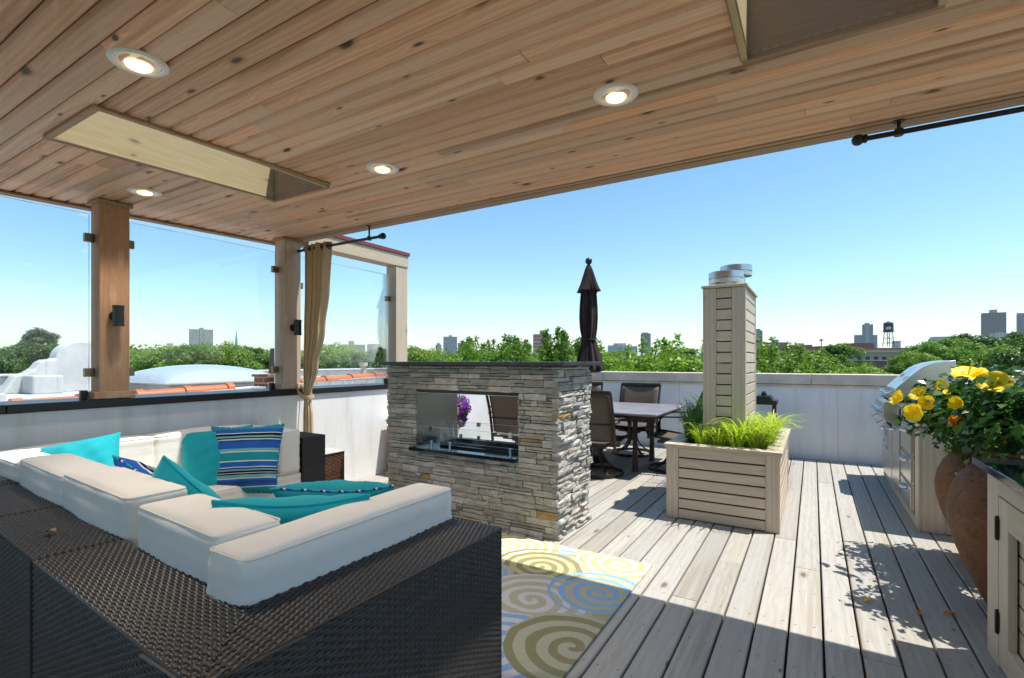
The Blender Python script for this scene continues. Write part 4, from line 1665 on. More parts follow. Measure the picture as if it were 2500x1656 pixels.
# ------------------------------------------------------------------ dining set
def swivel_chair():
    t = thing("dining_chair", "x", "chair", (0, 0, 0), "swivel chairs round the dining table")
    B, SL = M['bronze'], M['sling']

    def back(z):
        f = (z - 0.36) / 0.60
        return -0.215 - 0.16 * f - 0.025 * math.sin(f * math.pi) * -1
    zs = [0.30 + 0.66 * i / 10 for i in range(11)]
    m = MB()
    for s in (-1, 1):
        m.tube([(s * (0.275 + 0.012 * (z - 0.3)), back(z), z) for z in zs], 0.019, 8, flat=(0.8, 1.2))
    m.tube([(x, back(0.955), 0.955) for x in (-0.283, -0.14, 0, 0.14, 0.283)], 0.023, 8, flat=(0.8, 1.2))
    m.tube([(x, back(0.60) - 0.012 * (1 - (x / 0.27) ** 2), 0.60) for x in (-0.27, -0.13, 0, 0.13, 0.27)], 0.009, 8)
    m.build("back_frame", B, t, smooth=50)
    m = MB()
    m.grid(lambda u, v: ((2 * u - 1) * 0.258, back(0.42 + 0.51 * v) + 0.012 - 0.02 * (1 - (2 * u - 1) ** 2), 0.42 + 0.51 * v), 8, 10)
    m.build("back_sling", SL, t, smooth=True, solid=0.004)
    m = MB()
    for s in (-1, 1):
        m.tube([(s * 0.265, -0.20, 0.385), (s * 0.265, 0.0, 0.40), (s * 0.265, 0.20, 0.425), (s * 0.265, 0.255, 0.41)], 0.017, 8)
    m.tube([(x, 0.25, 0.405) for x in (-0.265, 0, 0.265)], 0.015, 8)
    m.tube([(x, -0.205, 0.37) for x in (-0.265, 0, 0.265)], 0.015, 8)
    m.build("seat_frame", B, t, smooth=50)
    m = MB()
    m.grid(lambda u, v: ((2 * u - 1) * 0.25, -0.19 + 0.43 * v, 0.398 + 0.03 * v - 0.02 * (1 - (2 * u - 1) ** 2) - 0.012 * math.sin(math.pi * v)), 8, 8)
    m.build("seat_sling", SL, t, smooth=True, solid=0.004)
    for s in (-1, 1):
        m = MB()
        m.tube([(s * 0.285, back(0.66), 0.655), (s * 0.305, -0.13, 0.665), (s * 0.315, 0.05, 0.66), (s * 0.312, 0.17, 0.63), (s * 0.30, 0.235, 0.56),
                (s * 0.282, 0.25, 0.48), (s * 0.27, 0.235, 0.42)], 0.019, 8, flat=(1.35, 0.55))
        m.build("armrest", B, t, smooth=50)
    m = MB()
    m.tube([(0.285 * math.cos(a), 0.285 * math.sin(a), 0.022) for a in [2 * math.pi * i / 40 for i in range(40)]], 0.02, 8, closed=True, flat=(0.5, 1.0))
    m.build("base_ring", B, t, smooth=50)
    for q in range(4):
        a = math.pi / 4 + q * math.pi / 2
        m = MB()
        m.tube([(r * math.cos(a), r * math.sin(a), z) for r, z in ((0.28, 0.03), (0.20, 0.06), (0.12, 0.12), (0.07, 0.20), (0.055, 0.28))], 0.016, 8, flat=(1.3, 0.6))
        m.build("base_leg", B, t, smooth=50)
    m = MB()
    m.lathe([(0.04, 0.20), (0.06, 0.22), (0.06, 0.29), (0.10, 0.30), (0.10, 0.33)], 0, 0, 16)
    m.box(-0.26, 0.26, -0.03, 0.03, 0.331, 0.365)
    m.box(-0.15, 0.15, -0.17, 0.17, 0.331, 0.352)
    m.build("swivel_mount", M['blackmetal'], t, smooth=40)
    return t


ch0 = swivel_chair()
for i, (x, y, rz, lab) in enumerate([
    (-2.13, 5.46, 0, "dark brown sling dining chair with its back to the viewer, just right of the fireplace"),
    (-3.18, 5.46, 4, "dark brown sling dining chair seen through the fireplace opening"),
    (-2.16, 6.86, 180, "dark brown sling dining chair in full view on the far side of the table"),
    (-3.02, 6.86, 183, "dark brown sling dining chair at the far side, mostly hidden behind the closed umbrella"),
    (-1.42, 6.12, 92, "dark brown sling dining chair at the table end, half hidden behind the slatted column"),
]):
    o = ch0 if i == 0 else copy_tree(ch0)
    o.location = (x, y, 0)
    o.rotation_euler = (0, 0, R_(rz))
    o["label"] = lab


def dining_table():
    t = thing("dining_table", "large rectangular outdoor dining table with a mottled purple grey stone top", "table", (-2.53, 6.14, 0))
    n = NT("slate_tile_top")
    o = n.obj()
    f = n.noise(n.map(o, (1, 3, 1)), 5, 6, 0.6)
    c = n.ramp(f, [(0.3, (0.17, 0.15, 0.16)), (0.55, (0.26, 0.235, 0.25)), (0.75, (0.33, 0.30, 0.30))])
    n.set(c, 0.32, 0, 0.5)
    m = MB()
    x0, x1, y0, y1 = -3.62, -1.45, 5.43, 6.85
    m.box(x0, x1, y0, y1, 0.69, 0.72)
    m.build("tabletop", n.m, t, bevel=0.012)
    m = MB()
    m.box(x0 + 0.05, x1 - 0.05, y0 + 0.05, y1 - 0.05, 0.655, 0.688)
    m.build("apron", M['bronze'], t)
    for (x, y) in ((-1.80, 5.80), (-1.80, 6.52), (-3.26, 5.80), (-3.26, 6.52)):
        m = MB()
        m.tube([(x, y, z) for z in (0.0, 0.03, 0.3, 0.5, 0.654)], [0.042, 0.036, 0.030, 0.028, 0.036], 10)
        m.build("leg", M['bronze'], t, smooth=40)


dining_table()


def umbrella():
    cx, cy = -2.53, 6.15
    t = thing("patio_umbrella", "closed dark brown patio umbrella standing through the dining table", "umbrella", (cx, cy, 0))
    m = MB()
    m.lathe([(0.024, 0.0), (0.024, 2.56)], cx, cy, 16)
    m.build("pole", M['bronze'], t, smooth=40)
    m = MB()
    m.lathe([(0.24, 0.0), (0.24, 0.03), (0.20, 0.06), (0.05, 0.09), (0.035, 0.22), (0.026, 0.24)], cx, cy, 28)
    m.build("base", M['blackmetal'], t, smooth=40)
    m = MB()
    z0 = 2.585
    m.lathe([(0.018, z0 - 0.045), (0.03, z0 - 0.03), (0.016, z0 - 0.012)] + [(max(0.001, 0.046 * math.sin(math.pi * i / 10)), z0 + 0.032 - 0.046 * math.cos(math.pi * i / 10))
            for i in range(1, 11)], cx, cy, 20)
    m.build("finial", M['blackmetal'], t, smooth=50)

    def fl(k, d, ph=0.0):
        return lambda a, j: 1 + d(j) * math.cos(k * a + ph + 0.25 * j)
    m = MB()
    P = [(0.03, 2.555), (0.052, 2.50), (0.075, 2.42), (0.096, 2.34), (0.114, 2.28), (0.129, 2.235), (0.136, 2.21)]
    m.lathe(P, cx, cy, 72, flute=lambda a, j: 1 + (0.02 + 0.055 * j) * 0.8 * math.cos(4 * a + 0.6) + 0.04 * math.cos(16 * a), cap=False)
    m.build("vent_flap", M['umbrella'], t, smooth=True, solid=0.003)
    m = MB()
    P = [(0.06, 2.43), (0.085, 2.30), (0.098, 2.15), (0.108, 2.0), (0.112, 1.86), (0.104, 1.72), (0.093, 1.63), (0.086, 1.585), (0.100, 1.52), (0.125, 1.42),
         (0.150, 1.32), (0.172, 1.24), (0.178, 1.20), (0.150, 1.17), (0.10, 1.15)]
    m.lathe(P, cx, cy, 96, flute=lambda a, j: 1 + (0.10 if j < 6 or j > 8 else 0.05) * math.cos(8 * a + 0.12 * j) + 0.06 * math.cos(13 * a - 0.1 * j)
            + (0.16 * math.cos(a + 0.3) * max(0, j - 8) / 6), cap=False)
    m.build("canopy", M['umbrella'], t, smooth=True, solid=0.003)
    m = MB()
    m.tube([(cx + 0.098 * math.cos(a), cy + 0.098 * math.sin(a), 1.59 + 0.012 * math.sin(a * 2)) for a in [2 * math.pi * i / 24 for i in range(24)]], 0.013, 6, closed=True)
    m.build("tie_strap", M['umbrella'], t, smooth=50)
    m = MB()
    m.lathe([(0.026, 0.98), (0.04, 0.99), (0.04, 1.12), (0.026, 1.13)], cx, cy, 16)
    m.tube([(cx + 0.03, cy - 0.03, 1.05), (cx + 0.06, cy - 0.06, 1.05), (cx + 0.06, cy - 0.06, 1.0)], 0.007, 6)
    m.build("crank", M['blackmetal'], t, smooth=40)


umbrella()
# lantern standing on a stool behind the planter
t = thing("lantern", "black metal lantern with a peaked cap standing by the end wall behind the planter", "lantern", (-0.55, 7.3, 0))
m = MB()
for sx in (-1, 1):
    for sy in (-1, 1):
        m.box(-0.55 + sx * 0.12 - 0.018, -0.55 + sx * 0.12 + 0.018, 7.3 + sy * 0.12 - 0.018, 7.3 + sy * 0.12 + 0.018, 0.0, 0.74)
m.box(-0.69, -0.41, 7.16, 7.44, 0.42, 0.45)
m.build("frame", M['blackmetal'], t)
m = MB()
m.prism([(-0.71, 0.741), (-0.39, 0.741), (-0.39, 0.79), (-0.44, 0.80), (-0.47, 0.85), (-0.63, 0.85), (-0.66, 0.80), (-0.71, 0.79)], 'y', 7.14, 7.46)
m.lathe([(0.03, 0.851), (0.035, 0.87), (0.02, 0.90), (0.001, 0.91)], -0.55, 7.3, 14)
m.build("cap", M['blackmetal'], t, bevel=0.006)


# ------------------------------------------------------------------ planter with slatted column
def boards(mb, O, U, L, z0, z1, n, gap, th, N):
    """horizontal boards between z0 and z1 on the plane through O"""
    O, U, N = Vector(O), Vector(U), Vector(N)
    h = (z1 - z0 + gap) / n
    for i in range(n):
        a = O + Vector((0, 0, z0 + i * h))
        b = a + Vector((0, 0, h - gap))
        vs = [a, a + U * L, a + U * L - N * th, a - N * th, b, b + U * L, b + U * L - N * th, b - N * th]
        mb.add(vs, [(0, 3, 2, 1), (4, 5, 6, 7), (0, 1, 5, 4), (1, 2, 6, 5), (2, 3, 7, 6), (3, 0, 4, 7)])


def slatted_box(t, x0, x1, y0, y1, z0, z1, n, gap, pw, names, proud=0.006):
    px, nx = names
    pd = pw * 0.55
    for (xa, xb, ya, yb) in ((x0, x0 + pw, y0, y0 + pd), (x1 - pw, x1, y0, y0 + pd), (x0, x0 + pw, y1 - pd, y1), (x1 - pw, x1, y1 - pd, y1)):
        m = MB()
        m.box(xa, xb, ya, yb, z0, z1)
        m.build(px, M['cedar_z'], t, bevel=0.004)
    for O, U, L, N, mt in (((x0 + pw + 0.001, y0 + proud, 0), (1, 0, 0), x1 - x0 - 2 * pw - 0.002, (0, -1, 0), 'cedar_x'),
                           ((x1 - pw - 0.001, y1 - proud, 0), (-1, 0, 0), x1 - x0 - 2 * pw - 0.002, (0, 1, 0), 'cedar_x'),
                           ((x1 - proud, y0 + pd + 0.001, 0), (0, 1, 0), y1 - y0 - 2 * pd - 0.002, (1, 0, 0), 'cedar_y'),
                           ((x0 + proud, y1 - pd - 0.001, 0), (0, -1, 0), y1 - y0 - 2 * pd - 0.002, (-1, 0, 0), 'cedar_y')):
        m = MB()
        boards(m, O, U, L, z0 + 0.004, z1 - 0.003, n, gap, 0.02, N)
        m.build(nx, M[mt], t, bevel=0.003)


def planter():
    t = thing("timber_planter", "square timber board planter with grasses around a tall slatted column", "planter", (-0.63, 5.0, 0))
    x0, x1, y0, y1, zt = -1.05, -0.212, 4.235, 5.78, 0.585
    slatted_box(t, x0, x1, y0, y1, 0.004, zt, 7, 0.012, 0.098, ("corner_post", "slat_panel"))
    m = MB()
    m.box(x0 + 0.03, x1 - 0.03, y0 + 0.03, y1 - 0.03, 0.03, 0.52)
    m.build("liner", M['rubber_gap_shade'], t)
    m = MB()
    c, o = 0.10, 0.018
    m.box(x0 - o, x1 + o, y0 - o, y0 + c, zt + 0.002, zt + 0.03)
    m.build("cap_board", M['cedar_x'], t, bevel=0.004)
    m = MB()
    m.box(x0 - o, x1 + o, y1 - c, y1 + o, zt + 0.002, zt + 0.03)
    m.build("cap_board", M['cedar_x'], t, bevel=0.004)
    m = MB()
    m.box(x0 - o, x0 + c, y0 + c + 0.002, y1 - c - 0.002, zt + 0.002, zt + 0.03)
    m.build("cap_board", M['cedar_y'], t, bevel=0.004)
    m = MB()
    m.box(x1 - c, x1 + o, y0 + c + 0.002, y1 - c - 0.002, zt + 0.002, zt + 0.03)
    m.build("cap_board", M['cedar_y'], t, bevel=0.004)
    m = MB()
    rs = random.Random(3)
    m.grid(lambda u, v: (x0 + 0.035 + (x1 - x0 - 0.07) * u, y0 + 0.035 + (y1 - y0 - 0.07) * v, 0.575 + rs.uniform(-0.012, 0.018)), 40, 70)
    m.build("mulch", M['soil'], t)
    # the column with two vent pipes
    cx0, cx1, cy0, cy1 = -0.818, -0.480, 4.56, 5.46
    slatted_box(t, cx0, cx1, cy0, cy1, 0.55, 1.925, 15, 0.010, 0.108, ("column_post", "column_slats"))
    m = MB()
    m.box(cx0 + 0.13, cx1 - 0.13, cy0 + 0.12, cy1 - 0.12, 0.56, 1.91)
    m.build("duct", M['blackmetal'], t)
    m = MB()
    m.box(cx0 - 0.012, cx1 + 0.014, cy0 - 0.012, cy1 + 0.012, 1.928, 1.95)
    m.build("column_cap", M['cedar_z'], t, bevel=0.003)
    for (x, y, dz) in ((-0.666, 4.80, 0.0), (-0.640, 5.27, 0.13)):
        z = 1.951
        m = MB()
        m.lathe([(0.085, z), (0.085, z + dz + 0.05)], x, y, 32)
        m.lathe([(0.100, z + dz + 0.034), (0.142, z + dz + 0.038), (0.144, z + dz + 0.07)], x, y, 48)
        m.lathe([(0.134, z + dz + 0.0702), (0.134, z + dz + 0.0815)], x, y, 48, cap=False)
        m.lathe([(0.144, z + dz + 0.082), (0.144, z + dz + 0.135), (0.138, z + dz + 0.139), (0.05, z + dz + 0.142)], x, y, 48)
        m.build("vent_cap", M['galv'], t, smooth=30)


planter()


def blades(n, r0, hmin, hmax, lean, w, seed):
    """one clump of arching strap leaves"""
    g = np.random.default_rng(seed)
    VV, QQ, o = [], [], 0
    k = 7
    for _ in range(n):
        a = g.uniform(0, 2 * np.pi)
        r = r0 * math.sqrt(g.uniform())
        a2 = a + g.normal(0, 0.5)
        h = g.uniform(hmin, hmax)
        ln = h * g.uniform(lean[0], lean[1])
        s = np.linspace(0, 1, k)
        out = ln * s ** 1.7
        z = h * (np.sin(s * np.pi * g.uniform(0.48, 0.72)))
        px = r * math.cos(a) + out * math.cos(a2)
        py = r * math.sin(a) + out * math.sin(a2)
        wd = w * g.uniform(0.6, 1.2) * np.clip(1.15 - s ** 2.2, 0.06, 1)
        tx, ty = -math.sin(a2), math.cos(a2)
        L = np.stack([px - tx * wd, py - ty * wd, z], 1)
        Rr = np.stack([px + tx * wd, py + ty * wd, z], 1)
        VV.append(np.concatenate([L, Rr]))
        i = np.arange(k - 1)
        QQ.append(np.stack([o + i, o + i + 1, o + k + i + 1, o + k + i], 1))
        o += 2 * k
    return np.concatenate(VV), np.concatenate(QQ)


cl = [blades(46, 0.05, 0.11, 0.24, (0.7, 1.6), 0.0075, 20 + i) for i in range(3)]
cd = [blades(80, 0.06, 0.19, 0.36, (0.3, 0.95), 0.004, 40 + i) for i in range(2)]
proto = {}
for key, lst, mt in (('l', cl, 'grass_lime'), ('d', cd, 'grass_green')):
    for i, (v, q) in enumerate(lst):
        me_o = npmesh("grass_clump", v, q, M[mt])
        proto[key + str(i)] = me_o
used = set()
GR = [('d0', -0.93, 4.66), ('d1', -0.93, 4.92), ('d0', -0.92, 5.2), ('d1', -0.91, 5.5),
      ('l0', -0.80, 4.42), ('l1', -0.66, 4.41), ('l2', -0.53, 4.41), ('l0', -0.40, 4.43), ('l1', -0.36, 4.56), ('l2', -0.33, 4.72), ('l0', -0.34, 4.92),
      ('l1', -0.33, 5.14), ('l2', -0.34, 5.38), ('l0', -0.46, 4.52), ('l2', -0.60, 5.62), ('l1', -0.42, 4.45)]
for i, (k, x, y) in enumerate(GR):
    p = proto[k]
    if k in used:
        o = p.copy()
        C.objects.link(o)
    else:
        o = p
        used.add(k)
    s = 0.9 + 0.3 * random.random()
    o.location = (x, y, 0.575)
    o.rotation_euler = (0, 0, random.random() * 6)
    o.scale = (s, s, s)
    if k[0] == 'l':
        tag(o, "arching lime green grass clump in the timber planter around the slatted column", "grass clump", "lime grass clumps in the planter")
    else:
        tag(o, "upright dark green grass clump left of the slatted column in the planter", "grass clump", "dark grass clumps in the planter")


# ------------------------------------------------------------------ outdoor kitchen, grill
def kitchen():
    t = thing("outdoor_kitchen", "outdoor kitchen cabinet of timber boards with steel drawers and a grey counter", "kitchen unit", (1.0, 5.9, 0))
    x0, x1, y0, y1, zt = 0.69, 1.36, 4.862, 7.05, 0.872
    m = MB()
    m.box(x0 + 0.022, x1 - 0.01, y0 + 0.022, y1, 0.02, zt)
    m.build("carcass", M['rubber_gap_shade'], t)  # dark carcass colour stands in for the shade between the boards
    m = MB()
    m.box(x0 - 0.002, x0 + 0.02, y0, y0 + 0.09, 0.003, zt)
    m.box(x0 + 0.0205, x0 + 0.155, y0 - 0.002, y0 + 0.0215, 0.003, zt)
    m.box(x0 - 0.002, x0 + 0.02, y0 + 0.09, y0 + 0.15, 0.003, zt)
    m.build("corner_post", M['cedar_z'], t, bevel=0.003)
    m = MB()
    boards(m, (x0 + 0.157, y0, 0), (1, 0, 0), x1 - x0 - 0.16, 0.006, zt - 0.002, 7, 0.008, 0.02, (0, -1, 0))
    m.build("slat_panel", M['cedar_x'], t, bevel=0.003)
    m = MB()
    m.box(x0 - 0.001, x0 + 0.02, y0 + 0.152, y1, 0.003, 0.075)
    m.box(x0 - 0.001, x0 + 0.02, y0 + 0.152, y1, 0.79, zt)
    m.build("face_rail", M['cedar_y'], t, bevel=0.002)
    m = MB()
    m.box(x0 - 0.03, x1 + 0.03, y0 - 0.035, 5.985, zt + 0.003, zt + 0.035)
    m.box(x0 - 0.03, x1 + 0.03, 6.715, y1 + 0.02, zt + 0.003, zt + 0.035)
    m.box(1.15, x1 + 0.03, 5.987, 6.713, zt + 0.003, zt + 0.035)
    m.build("countertop", plain("grey_granite", (0.14, 0.14, 0.145), 0.12, var=0.3, scale=120), t, bevel=0.004)

    def front(ya, yb, za, zb, kind):
        m = MB()
        m.box(x0 - 0.006, x0 + 0.018, ya, yb, za, zb)
        m.box(x0 - 0.020, x0 - 0.0062, ya + 0.018, yb - 0.018, za + 0.014, zb - 0.014)
        d = m.build(kind, M['steel'], t, bevel=0.002)
        yc, zc = (ya + yb) / 2, zb - 0.055
        m = MB()
        if kind == "drawer":
            a = [(x0 - 0.02, yc - 0.085, zc), (x0 - 0.05, yc - 0.065, zc), (x0 - 0.055, yc, zc), (x0 - 0.05, yc + 0.065, zc), (x0 - 0.02, yc + 0.085, zc)]
        else:
            a = [(x0 - 0.02, yb - 0.2, zc), (x0 - 0.05, yb - 0.18, zc), (x0 - 0.055, yb - 0.12, zc), (x0 - 0.05, yb - 0.06, zc), (x0 - 0.02, yb - 0.04, zc)]
        m.tube(a, 0.011, 10)
        m.build("handle", M['chrome'], d, smooth=50)
    front(5.06, 5.62, 0.535, 0.775, "drawer")
    front(5.06, 5.62, 0.305, 0.530, "drawer")
    front(5.06, 5.62, 0.085, 0.300, "drawer")
    front(5.68, 6.18, 0.085, 0.70, "door")
    front(6.20, 6.98, 0.085, 0.62, "door")
    m = MB()
    m.tube([(x0 - 0.035, 6.62 + 0.075 * math.cos(a), 0.46 + 0.10 * math.sin(a)) for a in [2 * math.pi * i / 28 for i in range(28)]], 0.006, 8, closed=True)
    m.tube([(x0 - 0.02, 6.62, 0.56), (x0 - 0.04, 6.62, 0.56)], 0.008, 8)
    m.build("towel_ring", M['chrome'], t, smooth=60)
    m = MB()
    m.box(x0 - 0.012, x0 - 0.0012, 5.735, 5.81, 0.80, 0.862)
    m.build("outlet_box", M['blackmetal'], t, bevel=0.003)

    g = thing("gas_grill", "stainless steel built in gas grill with a closed curved hood", "grill", (0.9, 6.35, 0.91))
    ya, yb = 6.0, 6.70
    prof = [(0.68, 0.925), (1.12, 0.925), (1.12, 1.308), (1.04, 1.298), (0.97, 1.282), (0.91, 1.258), (0.87, 1.232), (0.84, 1.205), (0.69, 1.048), (0.68, 1.03)]
    m = MB()
    m.prism(prof, 'y', ya, yb)
    h = m.build("hood", M['steel'], g, smooth=25, bevel=0.004)
    m = MB()
    m.tube([(0.655, ya + 0.05, 1.005), (0.61, ya + 0.05, 0.995), (0.61, yb - 0.05, 0.995), (0.655, yb - 0.05, 1.005)], 0.014, 10)
    m.build("handle", M['chrome'], h, smooth=50)
    m = MB()
    T = Matrix.Translation((0.765, 6.30, 1.155)) @ Matrix.Rotation(R_(-42), 4, 'Y')
    m.lathe([(0.036, -0.004), (0.036, 0.012), (0.03, 0.016)], 0, 0, 20, T)
    m.build("thermometer", M['chrome'], h, smooth=40)
    m = MB()
    T = Matrix.Translation((0.99, ya - 0.002, 1.10)) @ Matrix.Rotation(R_(90), 4, 'X')
    m.lathe([(0.022, -0.002), (0.022, 0.004)], 0, 0, 16, T)
    m.build("spit_hole", M['blackmetal'], h)
    m = MB()
    m.prism([(0.585, 0.90), (0.68, 0.922), (0.70, 0.922), (0.70, 0.70), (0.66, 0.695), (0.60, 0.72), (0.58, 0.76)], 'y', ya - 0.015, yb + 0.015)
    p = m.build("control_panel", M['steel'], g, bevel=0.004)
    for k in range(4):
        m = MB()
        yy = ya + 0.1 + 0.165 * k
        T = Matrix.Translation((0.584, yy, 0.82)) @ Matrix.Rotation(R_(-86), 4, 'Y')
        m.lathe([(0.030, 0.0), (0.030, 0.012), (0.022, 0.016), (0.020, 0.045), (0.012, 0.048)], 0, 0, 18, T)
        m.build("knob", M['chrome'], p, smooth=40)
    m = MB()
    m.tube([(0.60, ya + 0.03, 0.74), (0.54, ya + 0.03, 0.705), (0.54, yb - 0.03, 0.705), (0.60, yb - 0.03, 0.74)], 0.009, 8)
    m.build("towel_bar", M['chrome'], p, smooth=40)
    m = MB()
    m.box(0.64, 0.68, ya, yb, 0.924, 0.938)
    m.box(0.70, 1.14, ya - 0.008, ya - 0.001, 0.908, 0.918)
    m.build("firebox_rim", M['blackmetal'], g)


kitchen()


def near_cabinet():
    t = thing("storage_cabinet", "timber storage cabinet with a black granite counter at the right edge", "cabinet", (1.0, 2.3, 0))
    x0, x1, y0, y1, zt = 0.67, 1.33, 1.2, 3.02, 0.825
    m = MB()
    m.box(x0 + 0.05, x1, y0, y1 - 0.022, 0.02, zt - 0.002)
    m.build("carcass", M['rubber_gap_shade'], t)  # near-black backing paints the shade in the slat gaps
    m = MB()
    m.box(x0, x0 + 0.049, 2.868, y1 - 0.0, 0.003, zt)
    m.box(x0, x0 + 0.049, 1.2, 1.36, 0.003, zt)
    m.build("corner_post", M['cedar_z'], t, bevel=0.003)
    m = MB()
    boards(m, (x0 + 0.05, y1, 0), (1, 0, 0), x1 - x0 - 0.05, 0.006, zt - 0.002, 7, 0.008, 0.02, (0, 1, 0))
    m.build("slat_panel", M['cedar_x'], t, bevel=0.003)
    m = MB()
    m.box(x0, x0 + 0.049, 1.362, 2.866, 0.735, zt)
    m.build("face_rail", M['cedar_y'], t, bevel=0.003)
    for (ya, yb) in ((2.135, 2.863), (1.365, 2.13)):
        m = MB()
        m.box(x0 + 0.001, x0 + 0.03, yb - 0.115, yb, 0.02, 0.728)
        m.box(x0 + 0.001, x0 + 0.03, ya, ya + 0.115, 0.02, 0.728)
        d = m.build("door", M['cedar_z'], t, bevel=0.003)
        m = MB()
        m.box(x0 + 0.001, x0 + 0.03, ya + 0.1155, yb - 0.1155, 0.613, 0.728)
        m.box(x0 + 0.001, x0 + 0.03, ya + 0.1155, yb - 0.1155, 0.02, 0.135)
        m.build("door_rail", M['cedar_y'], d, bevel=0.003)
        m = MB()
        boards(m, (x0 + 0.036, ya + 0.1, 0), (0, 1, 0), yb - ya - 0.2, 0.13, 0.615, 5, 0.010, 0.012, (-1, 0, 0))
        m.build("slat_panel", M['cedar_y'], d)
        for z in (0.595, 0.20):
            m = MB()
            m.lathe([(0.004, z - 0.052), (0.008, z - 0.045), (0.008, z + 0.045), (0.004, z + 0.052)], x0 - 0.004, yb + 0.001, 10)
            m.box(x0 - 0.003, x0 - 0.0005, yb - 0.016, yb + 0.018, z - 0.04, z + 0.04)
            m.build("hinge", M['blackmetal'], d)
    m = MB()
    m.box(x0 - 0.045, x1 + 0.04, y0 - 0.03, y1 + 0.04, zt + 0.004, zt + 0.038)
    m.build("countertop", M['granite'], t, bevel=0.005)


near_cabinet()


# ------------------------------------------------------------------ urns and hibiscus
def urn(x, y, s, label):
    t = thing("terracotta_urn", label, "urn", (x, y, 0))
    P = [(0.12, 0.0), (0.15, 0.02), (0.20, 0.12), (0.255, 0.24), (0.30, 0.36), (0.328, 0.47), (0.335, 0.55), (0.32, 0.64), (0.285, 0.72), (0.235, 0.775), (0.185, 0.80), (0.175, 0.825),
         (0.20, 0.85), (0.215, 0.865), (0.205, 0.875), (0.175, 0.87), (0.165, 0.82), (0.16, 0.80)]
    m = MB()
    m.lathe([(r * s, z * s) for r, z in P], x, y, 56)
    m.build("pot", M['terra'], t, smooth=50)
    for a in (0.9, 0.9 + math.pi):
        m = MB()
        c, q = math.cos(a), math.sin(a)
        m.tube([(x + s * r * c, y + s * r * q, s * z) for r, z in ((0.305, 0.68), (0.345, 0.715), (0.345, 0.76), (0.30, 0.775), (0.24, 0.775))], 0.022, 10)
        m.build("lug_handle", M['terra'], t, smooth=50)
    m = MB()
    m.lathe([(0.001, 0.815 * s), (0.162 * s, 0.81 * s)], x, y, 24, cap=False)
    m.build("soil", M['soil'], t)


urn(0.925, 3.415, 0.98, "large terracotta urn beside the near cabinet, in front of the other urn")
urn(0.99, 4.22, 0.92, "terracotta urn standing between the front urn and the outdoor kitchen")


def leaf_shape(g, pos, nrm, size, asp=0.55, fold=0.25):
    """4 point folded leaf: returns verts (n,4,3) arrays for two triangles sharing the midrib"""
    n = len(pos)
    nrm = nrm / np.linalg.norm(nrm, axis=1, keepdims=True)
    rv = g.normal(size=(n, 3))
    t = np.cross(nrm, rv)
    t /= np.linalg.norm(t, axis=1, keepdims=True)
    b = np.cross(nrm, t)
    s = size[:, None]
    p0 = pos - t * s * 0.5
    p2 = pos + t * s * 0.5 - nrm * s * 0.12
    p1 = pos + b * s * asp * 0.5 + nrm * s * fold * 0.5 + t * s * 0.02
    p3 = pos - b * s * asp * 0.5 + nrm * s * fold * 0.5 + t * s * 0.02
    V = np.stack([p0, p1, p2, p3], 1).reshape(-1, 3)
    i = np.arange(n) * 4
    Q = np.stack([i, i + 1, i + 2, i + 3], 1)
    return V, Q


def flower(c, nrm, r, seed, parent, mat, open_=0.5):
    g = random.Random(seed)
    n = Vector(nrm).normalized()
    q = n.to_track_quat('Z', 'Y')
    T = Matrix.Translation(c) @ q.to_matrix().to_4x4()
    m = MB()
    for k in range(5):
        a0 = 2 * math.pi * k / 5 + g.uniform(-0.15, 0.15)
        rot = Matrix.Rotation(a0, 4, 'Z')
        cup = open_ + g.uniform(-0.15, 0.15)

        def fn(u, v):
            s = v
            w = r * 0.62 * math.sin(math.pi * min(1, 0.12 + 0.80 * s)) ** 0.7 * (2 * u - 1)
            out = r * s
            z = r * cup * s ** 1.6 - r * 0.25 * (s > 0.8) * (s - 0.8) * 4 + 0.06 * r * math.sin(7 * u + 3 * s + k)
            p = Vector((out * math.cos(0.0), w, z + 0.12 * r * (2 * u - 1) ** 2))
            return T @ (rot @ p)
        m.grid(fn, 5, 6)
    o = m.build("flower", mat, parent, smooth=True)
    m = MB()
    m.tube([T @ Vector((0, 0, 0)), T @ Vector((0.1 * r, 0, 0.45 * r)), T @ Vector((0.22 * r, 0, 0.8 * r))], 0.05 * r, 6)
    m.build("stamen", M['petal_yellow'], o, smooth=True)


